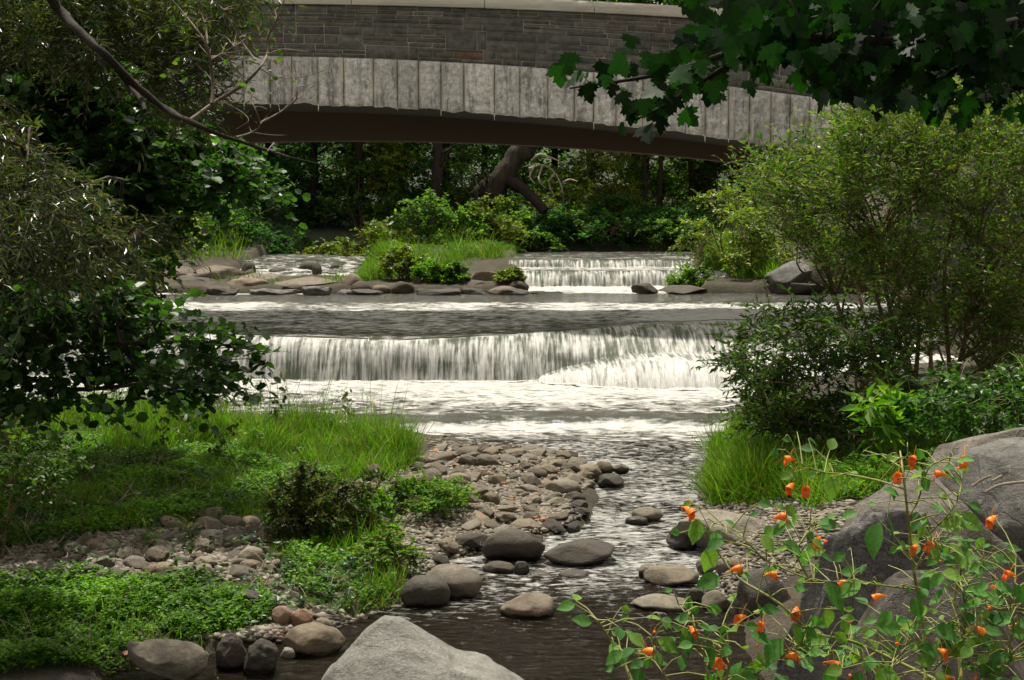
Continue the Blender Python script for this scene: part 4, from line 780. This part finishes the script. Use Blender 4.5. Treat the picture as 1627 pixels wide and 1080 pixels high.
# ------------- maple at top right
root = empty('maple_tree', (4.6, 4.2, gz(4.6, 4.2))); tag(root, 'dark maple with large lobed leaves hanging over the top right corner', 'tree')
g = Geo(); MB = (np.array(root.location))
tube(g, spline([MB-[0, 0, .1], MB+[0, 0, 2], MB+[-.2, .2, 4.2], MB+[-.5, .3, 7]], 24), np.linspace(.2, .09, 24), 12, jit=.3); rel(g, 'trunk', M['bark'], root)
g = Geo(); rb = random.Random(4); lp, ldr = [], []
BR_ = [[(1900, -40), (1500, 60), (1250, 60), (1060, 115), (905, 140)], [(1900, -100), (1500, 0), (1300, 30), (1180, 90), (1060, 165), (1010, 190)], [(1900, 0), (1627, 60), (1500, 120), (1390, 180)], [(1900, 60), (1700, 120), (1560, 150), (1480, 175)], [(1900, -120), (1600, -60), (1350, -10), (1180, 30), (1090, 90)], [(1900, 20), (1650, 30), (1420, 100), (1340, 140)], [(1900, -60), (1650, -20), (1480, 50), (1420, 140)]]
def mleaf(p_, n_, spread):
    for _ in range(n_):
        q = p_+np.array([rb.gauss(0, spread), rb.gauss(0, spread*1.3), rb.gauss(0, spread*.7)]); lp.append(q); ldr.append([rb.gauss(0, .5), rb.gauss(-.1, .4), -1+rb.gauss(0, .35)])
for bi, a in enumerate(BR_):
    Y = 4.3+.18*bi; pts = spline([P(q[0], q[1], Y+.1*i_) for i_, q in enumerate(a)], 30); tube(g, pts, np.linspace(.022, .003, 30), 6)
    for i in range(6, 30): mleaf(pts[i], 3 if i < 24 else 2, .075 if i < 26 else .04)
rel(g, 'branches', M['dark_bark'], root)
dens = [(1230, 90, 60), (1180, 50, 60), (1300, 60, 90), (1400, 60, 110), (1480, 60, 110), (1560, 60, 120), (1610, 100, 80), (1350, 120, 60), (1440, 130, 40), (1250, 20, 80), (1160, 20, 40), (1070, 125, 8), (1110, 110, 16), (1480, 20, 90), (1360, -20, 80), (1540, -20, 100), (1600, 10, 80)]
for px, py, n_ in dens:
    for _ in range(int(n_*.8)):
        q = P(px+rb.gauss(0, 34), py+rb.gauss(0, 26), rb.uniform(4.2, 5.6)); lp.append(q); ldr.append([rb.gauss(0, .5), rb.gauss(-.1, .4), -1+rb.gauss(0, .35)])
for px, py in [(1022, 205), (1135, 175), (905, 130), (930, 160), (1380, 195), (1500, 175), (1460, 160), (1320, 160), (1345, 150), (890, 150), (960, 165)]:
    lp.append(P(px, py-26, 4.4)); ldr.append([rb.gauss(0, .15), 0, -1])
# unseen canopy above the frame, added to shade the hanging leaves
for _ in range(12500):
    an = rb.uniform(0, 6.28); rr = math.sqrt(rb.random())*3.1; q = np.array([3.6+rr*math.cos(an)*1.1, 5.6+rr*math.sin(an)*.85, 4.9+rb.random()*2.2])
    if q[1] > 2.4 and (q[2]-CZ)/q[1] > .265: lp.append(q); ldr.append([rb.gauss(0, .6), rb.gauss(0, .6), -.5+rb.gauss(0, .3)])
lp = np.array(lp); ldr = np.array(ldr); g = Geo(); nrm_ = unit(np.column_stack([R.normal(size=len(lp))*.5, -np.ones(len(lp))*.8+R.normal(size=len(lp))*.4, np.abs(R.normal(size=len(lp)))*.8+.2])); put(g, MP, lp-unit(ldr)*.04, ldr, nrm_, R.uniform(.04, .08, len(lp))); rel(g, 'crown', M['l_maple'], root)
# ------------- grasses and ground cover
def grass(name, label, polys, h, wid, mat, lean=.35, seed=1, kind='stuff'):
    rng = np.random.default_rng(seed); g_ = Geo()
    for poly, dens_, hh in polys:
        W = samp(poly, dens=dens_, rng=rng); n = len(W); 
        cl = .2+1.5*np.clip(n2(W[:, 0], W[:, 1], 1.6, 3, seed)*1.3+.4, 0, 1); hgt = h*hh*cl*rng.uniform(.5, 1.15, n)
        W[:, 2] -= .01; d = np.column_stack([rng.normal(size=n)*lean, rng.normal(size=n)*lean, np.ones(n)]); nr = np.column_stack([rng.normal(size=(n, 2)), np.zeros(n)])
        put(g_, BL, W, d, nr, hgt, wid*rng.uniform(.6, 1.3, n))
    return tag(g_.build(name, M[mat], smooth=False), label, kind=kind)
GA = [(-30, 715), (-30, 668), (150, 668), (330, 676), (480, 684), (600, 695), (660, 722), (672, 752), (600, 768), (540, 752), (430, 742), (200, 730)]
grass('grass', 'bright green grass on the left river bank', [(GA, 2200, 1.), (GA, 130, 1.9)], .30, .008, 'l_grass', .4, 1)
grass('grass', 'short grass among the ground cover plants', [([(-30, 730), (420, 728), (620, 745), (560, 770), (500, 790), (430, 835), (150, 850), (-30, 880)], 1800, .6), ([(-30, 930), (430, 930), (450, 990), (330, 1040), (240, 1079), (-30, 1079)], 700, .45), ([(430, 850), (520, 840), (620, 860), (645, 960), (560, 990), (480, 960), (430, 900)], 2200, .75)], .26, .006, 'l_grass', .5, 2)
grass('grass', 'tall green grass clump on the right shore', [([(1120, 775), (1140, 700), (1170, 665), (1270, 680), (1290, 790), (1200, 806), (1130, 806)], 2800, .9), ([(1230, 770), (1240, 700), (1450, 690), (1460, 770), (1290, 815)], 1300, .6)], .38, .008, 'l_grass', .55, 3)
grass('grass', 'grass on the island and far banks', [([(560, 452), (570, 430), (700, 428), (830, 432), (840, 452)], 800, .75), ([(1045, 462), (1070, 430), (1110, 405), (1235, 400), (1235, 464)], 1500, 1.1), ([(300, 415), (300, 405), (800, 404), (800, 412)], 120, 2.), ([(330, 448), (350, 436), (570, 432), (860, 440), (850, 458), (560, 458)], 130, .7)], .28, .014, 'l_grass', .4, 4)
def cover(name, label, polys, size, mat, tpl, hgt, seed):
    rng = np.random.default_rng(seed); g_ = Geo()
    for poly, dens_ in polys:
        W = samp(poly, dens=dens_, rng=rng); n = len(W); b = np.clip(n2(W[:, 0], W[:, 1], 2.6, 3, seed)+.5, .05, 1.1)
        keep = rng.random(n) < b*1.7; W = W[keep]; b = b[keep]; n = len(W)
        k = 5; top = W+np.column_stack([rng.normal(size=(n, 2))*.02, hgt*b*rng.uniform(.35, 1.2, n)])
        pos = np.repeat(top, k, 0); an = np.tile(np.arange(k)*2.4, n)+np.repeat(rng.uniform(0, 6, n), k); pos[:, 2] -= np.tile(np.arange(k)*.008, n)
        d = np.column_stack([np.cos(an), np.sin(an), rng.normal(size=n*k)*.3+.15]); nr = np.array([0, -.15, 1.])+rng.normal(size=(n*k, 3))*.3
        put(g_, tpl, pos, d, nr, size*np.repeat(rng.uniform(.6, 1.2, n), k)*rng.uniform(.7, 1.2, n*k))
    return tag(g_.build(name, M[mat], smooth=False), label, kind='stuff')
cover('ground_cover', 'low bright green leafy ground cover on the left bank', [([(-30, 690), (200, 700), (300, 715), (425, 725), (560, 750), (500, 790), (440, 832), (360, 822), (290, 830), (150, 853), (-30, 880)], 1300), ([(-30, 930), (100, 925), (300, 928), (420, 940), (440, 985), (330, 1015), (200, 1010), (240, 1079), (-30, 1079)], 2300), ([(450, 870), (600, 870), (645, 940), (560, 985), (470, 940)], 700)], .036, 'l_cover', OV, .15, 21)
cover('ground_cover', 'scattered broader leaves and seedlings across the left bank and gravel', [([(-30, 690), (300, 690), (640, 715), (600, 770), (500, 800), (440, 850), (440, 1000), (330, 1020), (240, 1079), (-30, 1079)], 60), ([(430, 850), (600, 850), (650, 950), (560, 990), (430, 1000)], 120)], .055, 'l_alder', OV, .16, 27)
grass('dry_stalks', 'dry tan stalks and dead blades among the left bank plants', [(GA, 60, 1.), ([(-30, 740), (420, 735), (440, 1000), (240, 1079), (-30, 1079)], 50, .7), ([(430, 850), (600, 850), (650, 950), (560, 990), (430, 1000)], 120, .7)], .3, .006, 'deadwood', .9, 28)
cover('ground_cover', 'small leaved plants on the right bank behind the rocks', [([(1230, 770), (1250, 690), (1640, 640), (1640, 700), (1470, 770), (1330, 800), (1270, 812)], 900), ([(560, 450), (570, 432), (840, 434), (840, 450)], 160), ([(1050, 458), (1110, 408), (1230, 400), (1230, 460)], 400)], .045, 'l_cover', OV, .2, 22)
grass('leaf_litter', 'dark undergrowth and litter along the left bank', [([(-30, 880), (80, 870), (120, 930), (-30, 935)], 900, .5)], .15, .01, 'l_weed', 1.2, 5)
# foreground shrubs on the left bank
NB = dict(tpl=OV, group='bushes on the left bank', twig=True)
bush(505, 0, 11.0, .46, .70, 'l_weed', 'dark olive bush with reddish stems in the middle of the left bank', 801, n=75, ntw=10, nlf=11, size=.036, nst=9, trr=.007, crad=.13, **NB)
bush(590, 0, 11.3, .22, .42, 'l_cover', 'bright leafy weed just right of the dark olive bush', 802, n=14, ntw=7, nlf=6, size=.06, nst=3, trr=.006, crad=.10, **NB)
bush(665, 0, 12.0, .50, .25, 'l_cover', 'low bright green bush spilling over the cobble bar', 803, n=50, ntw=10, nlf=9, size=.035, nst=6, trr=.005, crad=.14, **NB)
bush(720, 0, 12.3, .2, .2, 'l_cover', 'outer sprig of bright leaves reaching toward the creek', 804, n=10, ntw=8, nlf=7, size=.03, nst=4, trr=.004, crad=.10, **NB)
bush(600, 0, 10.3, .26, .3, 'l_grass', 'yellow green leafy clump above the dark rounded boulder', 805, n=26, ntw=10, nlf=9, size=.035, nst=4, trr=.004, crad=.11, **NB)
bush(520, 0, 18.2, .4, .42, 'l_weed', 'brownish bush in the far grass of the left bank', 806, n=16, ntw=9, nlf=9, size=.05, nst=6, trr=.006, crad=.14, **NB)
def weed(px, Y, h, label, seed, mat='l_weed', size=.04, lean=0, n=22, sm='stem_brown', r=.004):
    x = (px-813.5)*Y/F; b = gpt(x, Y); rng = np.random.default_rng(seed); root = empty('weed_stalk', b); tag(root, label, 'weed', 'weed stalks on the left bank')
    pts = spline([b, b+[lean*.4+rng.normal()*.02, 0, h*.5], b+[lean, 0, h]], 16); g_ = Geo(); tube(g_, pts, np.linspace(r, r*.4, 16), 5)
    pos = [];
    for k in range(n):
        i = rng.integers(5, 16); s = pts[i]; e = s+np.array([rng.normal()*.06, rng.normal()*.05, rng.uniform(.0, .08)]); tube(g_, [s, (s+e)/2+[0, 0, .01], e], [r*.4, r*.3, r*.2], 4); pos += [e, (e+s)/2]
    rel(g_, 'stem', M[sm], root); pos = np.array(pos); g_ = Geo(); put(g_, OV, pos, rnd(len(pos), rng)+[0, 0, .2], [0, 0, 1.]+rng.normal(size=(len(pos), 3))*.5, size*rng.uniform(.6, 1.2, len(pos))); rel(g_, 'leaves', M[mat], root)
WD = [(318, 17.2, .42, 'brown weed stalk standing in the grass before the left foam', 'l_weed'), (350, 16.0, .5, 'dark leaning weed stalk left of centre in the grass', 'l_weed'), (300, 15.5, .5, 'leafy dark stalk between two other weeds in the grass', 'l_weed'), (395, 16.5, .45, 'thin dry stalk in the middle of the grass', 'l_weed'), (462, 18.6, .85, 'tall thin pale green stalk in front of the curtain of the waterfall', 'l_bright'), (420, 18.4, .8, 'slender stalk just left of the tallest pale one', 'l_bright'), (255, 13.2, .55, 'dark stalk rising from the ground cover', 'l_weed'), (180, 14.2, .7, 'bushy dark stalk in the shaded left grass', 'l_weed'), (240, 10.5, .28, 'small stalk between the cobbles of the gravel patch', 'l_cover'), (290, 10.3, .3, 'leafy stalk at the front of the gravel patch', 'l_weed'), (126, 10.6, .45, 'thin green shoot at the left end of the gravel patch', 'l_cover'), (640, 17.3, .3, 'arching sprig at the river end of the grass', 'l_grass'), (490, 17.6, .4, 'reddish stalk beside the brownish bush', 'l_weed'), (10, 11.0, .5, 'green shoot at the left edge of the picture', 'l_cover'), (90, 15.5, .6, 'dark branching weed in the shaded grass far left', 'l_weed'), (345, 13.6, .35, 'leafy stalk at the border of grass and ground cover', 'l_weed'), (215, 16.4, .5, 'broad leaved stalk in front of the left rapids', 'l_cover'), (395, 14.0, .3, 'tuft of broad leaves right of the stalk at the ground cover border', 'l_cover'), (560, 16.2, .45, 'dry seed stalk near the river end of the grass', 'l_weed'), (445, 15.2, .4, 'dark leafy stalk in the middle of the grass slope', 'l_weed'), (140, 12.4, .4, 'brown stalk above the shaded left ground cover', 'l_weed')]
for i, (px, Y, h, lb, mt) in enumerate(WD): weed(px, Y, h*1.1, lb, 850+i, mt, .06 if Y > 13 else .035, R.normal()*.08)
# big pale leaves
for i, (px, py, lb) in enumerate([(325, 985, 'pale folded dock leaf lying on the ground cover'), (532, 928, 'small pale round leaf on the grass by the olive bush')]):
    c = G2(px, py)+[0, 0, .10]; g_ = Geo(); u = np.linspace(-1, 1, 7); w_ = np.linspace(0, 1, 9); U, Wv = np.meshgrid(u, w_, indexing='ij'); wd = np.sin(np.pi*np.clip(Wv*.93+.04, 0, 1))**.7*.035
    V = .8*np.stack([U*wd*.8+1.4*Wv*.06, -Wv*.03-.02*U, .05*(1-Wv)+.03*np.abs(U)-.03], -1); g_.add(V, gridfaces(7, 9)); o = g_.build('fallen_leaf', solid('pale_leaf', (.3, .42, .25), .5, 30, .15, .1)); o.location = c; tag(o, lb, 'leaf')
# fallen autumn leaves
rb = random.Random(9); spots = [(665, 775, 'red leaf'), (845, 800, 'red leaf'), (860, 832, 'orange leaf'), (850, 829, 'red leaf'), (735, 806, 'red leaf'), (815, 797, 'yellow leaf'), (800, 775, 'yellow leaf'), (720, 745, 'orange leaf'), (785, 800, 'red leaf'), (690, 722, 'orange leaf'), (765, 823, 'orange leaf'), (900, 745, 'orange leaf'), (45, 841, 'red leaf'), (820, 745, 'red leaf'), (885, 826, 'red leaf'), (205, 1050, 'red leaf')]
for i, (px, py, c) in enumerate(spots):
    p_ = G2(px, py)+[0, 0, .05]; g_ = Geo(); put(g_, MP, np.array([[0, 0, 0.]]), np.array([[rb.uniform(-1, 1), rb.uniform(-1, 1), .15]]), np.array([[rb.uniform(-.3, .3), -.5, 1.]]), .042)
    o = g_.build('fallen_leaf', M['l_red']); near = min(HERO, key=lambda q: (q[0]-p_[0])**2+(q[1]-p_[1])**2); o.location = p_; tag(o, 'fallen '+c+' among the stones near the '+' '.join(near[4].split()[:6]), 'leaf', 'fallen autumn leaves')
# dry reeds on right rock
for i, a in enumerate([[(1545, 772), (1560, 762), (1575, 756)], [(1565, 782), (1590, 770), (1630, 765)], [(1577, 764), (1592, 756)]]):
    g_ = Geo(); q = spline([P(*c, 5.5) for c in a], 8) if len(a) > 2 else np.linspace(P(*a[0], 5.5), P(*a[1], 5.5), 4); tube(g_, q-q[0], .006, 5); o = g_.build('dry_stick', M['deadwood']); o.location = q[0]; tag(o, ['pale short dry stick on the big sloping boulder', 'longest pale dry stick on the rock at the right edge', 'smallest pale dry stick on the sloping boulder'][i], 'stick')
# ------------- jewelweed
JL_t = np.linspace(0, 1, 8); 
def jleaf_tpl():
    w_ = np.array([0, .2, .31, .34, .30, .21, .10, 0]); V = []; 
    for s_ in (-1, -.5, 0, .5, 1): V.append(np.stack([s_*w_*(1+.06*np.sin(JL_t*38)*(abs(s_) == 1)), JL_t, .10*np.abs(s_)*w_*2.2-.16*JL_t**2], 1))
    V = np.concatenate(V); return (V, gridfaces(5, 8))
JT = jleaf_tpl()
m, nt = nm('petal'); N = NT(nt); tc = N('ShaderNodeTexCoord').outputs['Object']; v_ = N('ShaderNodeAttribute', attribute_name='val').outputs['Fac']; oi = N('ShaderNodeObjectInfo').outputs['Random']
c = N.mixc(v_, (1., .42, .03, 1), (.95, .10, .01, 1)); c = N.mixc(1., c, N.ramp(oi, [(0., (.9, .75, .8)), (1., (1.1, 1.15, 1.))]), 'MULTIPLY'); sp = N.noise(tc, 500, 1); c = N.mixc(N.ramp(sp, [(.62, 0.), (.66, .7)]), c, (.5, .03, .01, 1))
p = N('ShaderNodeBsdfPrincipled', i_Roughness=.5); N.set(p.inputs['Base Color'], c); tr = N('ShaderNodeBsdfTranslucent'); N.set(tr.inputs[0], c); mx = N('ShaderNodeMixShader', i_0=.35); N.set(mx.inputs[1], p.outputs[0]); N.set(mx.inputs[2], tr.outputs[0]); N.out(mx.outputs[0]); M['petal'] = m
def flower_mesh(seed):
    r = random.Random(seed); g_ = Geo(); xs_ = np.linspace(0, 1, 10); rad = np.interp(xs_, [0, .15, .5, .8, 1], [.0008, .0025, .0055, .0075, .0085])
    pts = np.stack([-.018+xs_*.022, xs_*0, .002*np.sin(xs_*3)], 1); tube(g_, pts, rad, 12, a=.25)
    tube(g_, spline([(-.018, 0, 0), (-.022, 0, -.002), (-.022, 0, -.006), (-.018, 0, -.007)], 8), np.linspace(.001, .0006, 8), 6, a=.1)   # spur
    for an, L, w_ in ((-1.9, .014, .010), (-1.25, .014, .010), (1.57, .009, .011), (.2, .006, .007), (2.9, .006, .007)):
        d = np.array([.45, math.cos(an), math.sin(an)]); n_ = 6; U, Vv = np.meshgrid(np.linspace(-1, 1, 5), np.linspace(0, 1, n_), indexing='ij'); s_ = np.cross(d, [1, 0, 0]); s_ /= np.linalg.norm(s_)
        ww = w_*np.sin(np.pi*np.clip(.15+.8*Vv, 0, 1))**.8*.6
        X = np.array([.004, 0, 0])+d*(L*Vv[..., None])+s_*(U*ww)[..., None]+np.array([-.004, 0, 0])*(Vv**2)[..., None]+np.array([.002, 0, 0])*np.sin(U*3+r.random()*3)[..., None]*Vv[..., None]
        g_.add(X, gridfaces(5, n_), .8)
    tube(g_, spline([(-.004, 0, .006), (-.008, 0, .016), (-.014, 0, .026)], 6), .0006, 5, a=.0)
    o = g_.build('flower', M['petal']); me = o.data; bpy.data.objects.remove(o); return me
FM = [flower_mesh(i) for i in range(3)]
g_ = Geo(); V, Fc = ico(2); g_.add(V*np.array([.004, .003, .003]), Fc, .5); tube(g_, [(0, 0, .002), (-.002, 0, .012)], .0006, 4, a=.1); o = g_.build('bud', M['petal']); BUD = o.data; bpy.data.objects.remove(o)
def c3(x, y): return (1077+x/2.958, 720+y/2.958)
def jewel(label, stems, leaves, flowers, buds, Y, seed, nl=30, lsz=.045):
    rng = np.random.default_rng(seed); rb_ = random.Random(seed); root = empty('jewelweed', P(*stems[0][0], Y)); root.location.z = max(root.location.z-.35, gz(root.location.x, root.location.y)); tag(root, label, 'flower', 'orange jewelweed plants')
    g_ = Geo(); lp_, ld_, ls_ = [], [], []; tips = []
    b0 = P(*stems[0][0], Y); tube(g_, [np.array(root.location), b0], [.006, .005], 6)
    for si, s in enumerate(stems):
        r0 = .0036 if si == 0 else .002; pts = spline([P(q[0], q[1], Y+.05*math.sin(i_*1.3+si)) for i_, q in enumerate(s)], 26); tube(g_, pts, np.linspace(r0, r0*.45, 26), 7)
        for i in range(3, 26, 2):
            for _ in range(2):
                if rb_.random() > .30+nl/40: continue
                e = pts[i]+np.array([rb_.gauss(0, .035), rb_.gauss(0, .05), rb_.uniform(-.01, .05)]); tube(g_, [pts[i], (pts[i]+e)/2+[0, 0, .006], e], [.0014, .0011, .0007], 4); tips.append(e)
                if rb_.random() < .92: lp_.append(e); ld_.append([e[0]-pts[i][0]+rb_.gauss(0, .02), (e[1]-pts[i][1])*.5-.01, rb_.gauss(-.01, .02)]); ls_.append(lsz*rb_.uniform(.35, .95))
    for q in leaves:
        p_ = P(q[0], q[1], Y-.05); lp_.append(p_); an = q[3]; ld_.append([math.cos(an)*.05, -.01, math.sin(an)*.05]); ls_.append(q[2]*Y/F)
        j = min(tips, key=lambda t_: np.sum((t_-p_)**2)); tube(g_, [j, p_], [.0012, .0009], 4)
    fp = []
    for q in flowers+buds: fp.append(P(q[0], q[1], Y-.04))
    for p_ in fp:
        j = min(tips, key=lambda t_: np.sum((t_-p_)**2)+.5*max(0, p_[2]+.02-t_[2])**2); e = p_+[-.010, 0, .022]; tube(g_, spline([j, (j+e)/2+[0, 0, .015], e], 8), .0009, 4)
    rel(g_, 'stem', M['stem_jewel'], root); g_ = Geo(); lp_ = np.array(lp_); nr = np.column_stack([rng.normal(size=len(lp_))*.35, -.75+rng.normal(size=len(lp_))*.4, .6+np.abs(rng.normal(size=len(lp_)))*.5]); put(g_, JT, lp_, np.array(ld_), nr, np.array(ls_)); rel(g_, 'foliage', M['l_jewel'], root)
    for k, q in enumerate(flowers+buds):
        isb = k >= len(flowers); o = bpy.data.objects.new('bud' if isb else 'flower', BUD if isb else FM[k % 3]); COL.objects.link(o); o.parent = root; p_ = fp[k]-np.array(root.location); o.location = p_
        o.rotation_euler = (rb_.uniform(-.2, .2), rb_.uniform(-.2, .5), rb_.choice([0, math.pi, -.9, -2.2])+rb_.uniform(-.4, .4)); s = Y/2.45*rb_.uniform(.8, 1.02); o.scale = (s, s, s)
    return root
f3 = lambda L: [c3(*q) for q in L]
jewel('tall orange jewelweed with the thickest upright stem before the big sloping boulder', [f3(s) for s in ([(1165, 1060), (1150, 800), (1110, 560), (1085, 330), (1060, 100), (1045, -10)], [(1090, 290), (1130, 220), (1155, 130), (1185, 60), (1230, 40)], [(1115, 640), (950, 620), (800, 605), (640, 600)], [(1190, 370), (1260, 300), (1310, 230), (1330, 160), (1345, 60)], [(1110, 560), (1150, 480), (1200, 400)], [(1070, 170), (950, 130), (800, 100), (690, 90), (600, 60), (540, 20)])],
      [(*c3(950, 320), 62, -1.9), (*c3(985, 300), 40, -1.2), (*c3(720, 110), 38, -1.5), (*c3(690, 610), 56, -.9), (*c3(860, 600), 46, -2.6), (*c3(1320, 290), 46, -.5), (*c3(1230, 350), 50, .3), (*c3(1150, 110), 26, -1.2), (*c3(1040, 200), 30, 2.6)],
      f3([(1035, 110), (1105, 30), (1220, 100), (1345, 35), (1110, 450), (1185, 435), (930, 680), (605, 175), (525, 165), (515, 30)]), f3([(1100, 72), (1232, 508), (1320, 70)]), 2.45, 901, 12, .035)
jewel('sprawling orange jewelweed reaching left over the creek edge', [f3(s) for s in ([(1200, 1060), (930, 930), (800, 880), (630, 840), (470, 700), (290, 590), (200, 480), (130, 370)], [(640, 600), (500, 545), (400, 490), (330, 420), (270, 360), (180, 330)], [(500, 940), (390, 1020), (360, 1100)], [(630, 840), (560, 900), (500, 950)], [(620, 600), (560, 470), (600, 380), (640, 300)])],
      [(*c3(90, 310), 42, -1.7), (*c3(160, 430), 46, -1.8), (*c3(200, 580), 44, -2.8), (*c3(490, 870), 52, -2.2), (*c3(540, 800), 40, -1.2), (*c3(490, 420), 36, -.4), (*c3(510, 240), 26, -1.), (*c3(670, 340), 30, .2), (*c3(300, 980), 60, -2.1), (*c3(370, 700), 36, -1.2), (*c3(340, 850), 40, -.3), (*c3(700, 720), 36, -1.5), (*c3(600, 900), 40, .4)],
      f3([(60, 280), (495, 300), (655, 415), (450, 572), (770, 615), (290, 780), (390, 810), (555, 755), (550, 955), (285, 545)]), f3([(695, 415), (810, 795), (375, 905)]), 2.6, 902, 16, .042)
jewel('low jewelweed sprigs with few orange flowers at the bottom centre edge of the creek', [[(1010, 1100), (990, 1050), (965, 1010), (950, 985)], [(1080, 1110), (1050, 1060), (1035, 1010)], [(1130, 1110), (1120, 1050), (1100, 990), (1078, 960)], [(1150, 1100), (1160, 1040), (1140, 1000)]],
      [(1045, 1015, 40, -.5), (990, 1035, 36, -2.6), (1085, 1000, 46, -1.3), (940, 990, 34, 2.8), (1120, 1020, 44, -1.2)], f3([(75, 840), (185, 990)])+[(1033, 1036), (1140, 1052)], [(1040, 1004)], 2.5, 903, 18, .04)
jewel('bushy jewelweed with red orange flowers at the bottom right corner', [f3(s) for s in ([(1330, 1100), (1340, 900), (1350, 760), (1340, 650)], [(1180, 830), (1300, 790), (1450, 740), (1560, 715), (1700, 700)], [(1200, 1020), (1300, 920), (1400, 820)], [(1500, 1060), (1560, 900), (1580, 700), (1590, 480)], [(1420, 1080), (1520, 980), (1640, 950)], [(1000, 1080), (1020, 950), (1100, 870)])],
      [(*c3(1450, 920), 50, -.3), (*c3(1560, 840), 44, .1), (*c3(1480, 800), 40, .5), (*c3(1200, 820), 46, -.3), (*c3(1600, 620), 36, -1.2), (*c3(1350, 650), 40, 0), (*c3(1400, 960), 52, -.8), (*c3(1000, 740), 34, -2.2), (*c3(1240, 560), 36, -.2), (*c3(950, 990), 56, -1.2), (*c3(1050, 830), 46, 2.9)],
      f3([(1250, 940), (1425, 840), (1530, 960), (1600, 815), (1550, 570), (740, 995), (1470, 320), (1250, 1060)]), f3([(1030, 895), (1465, 725), (810, 1045), (1400, 1060)]), 2.35, 904, 22, .042)
jewel('small jewelweed with rounder leaves between the tall one and the right corner', [f3(s) for s in ([(1330, 1060), (1300, 700), (1330, 560), (1340, 430)], [(1310, 650), (1420, 560), (1440, 500)], [(1300, 560), (1230, 440), (1200, 420)], [(900, 1080), (860, 960), (740, 930), (690, 960)])],
      [(*c3(1280, 470), 32, -.5), (*c3(1500, 500), 30, .2), (*c3(1180, 580), 30, -2), (*c3(700, 1000), 50, -1.4), (*c3(860, 1020), 56, -1.8)], [c3(1500, 640), c3(880, 1000)], [c3(1360, 520)], 2.8, 905, 18, .04)
# ------------------------------------------------------------------ light, sky, camera
AZ = math.radians(-14); EL = math.radians(69)      # direction towards the sun, measured from +Y clockwise
w = bpy.data.worlds.new('World'); S.world = w; w.use_nodes = True; nt = w.node_tree; nt.nodes.clear(); N = NT(nt)
sky = N('ShaderNodeTexSky'); sky.sky_type = 'NISHITA'; sky.sun_disc = False; sky.sun_elevation = EL; sky.sun_rotation = AZ; sky.dust_density = 2.5; sky.air_density = 1.
hs = N('ShaderNodeHueSaturation', i_Saturation=.10, i_Value=1.0); N.set(hs.inputs['Color'], sky.outputs[0])
bg = N('ShaderNodeBackground', i_Strength=.125); N.set(bg.inputs[0], N.mixc(1., hs.outputs[0], (1.09, 1., .86, 1), 'MULTIPLY')); wo = N('ShaderNodeOutputWorld'); N.set(wo.inputs[0], bg.outputs[0])
L = bpy.data.lights.new('sun', 'SUN'); L.energy = 4.4; L.angle = math.radians(1.2); L.color = (1, .94, .80); lo = bpy.data.objects.new('sun', L); COL.objects.link(lo)
sd = Vector((math.sin(AZ)*math.cos(EL), math.cos(AZ)*math.cos(EL), math.sin(EL))); lo.rotation_euler = sd.to_track_quat('Z', 'Y').to_euler(); lo.location = (0, 0, 20)
cam = bpy.data.cameras.new('camera'); cam.lens = 50.; cam.sensor_width = 36; cam.clip_end = 2000; cam.clip_start = .05; co = bpy.data.objects.new('camera', cam); COL.objects.link(co); co.location = (0, 0, CZ); co.rotation_euler = (math.pi/2-T, 0, 0); S.camera = co
S.view_settings.view_transform = 'Standard'; S.view_settings.look = 'None'; S.view_settings.exposure = 0.58; S.view_settings.gamma = 1
S.render.engine = 'CYCLES'; cy = S.cycles; cy.max_bounces = 5; cy.diffuse_bounces = 3; cy.glossy_bounces = 3; cy.transmission_bounces = 3; cy.transparent_max_bounces = 4; cy.caustics_reflective = False; cy.caustics_refractive = False; cy.sample_clamp_indirect = 4
try: cy.use_denoising = True
except Exception: pass
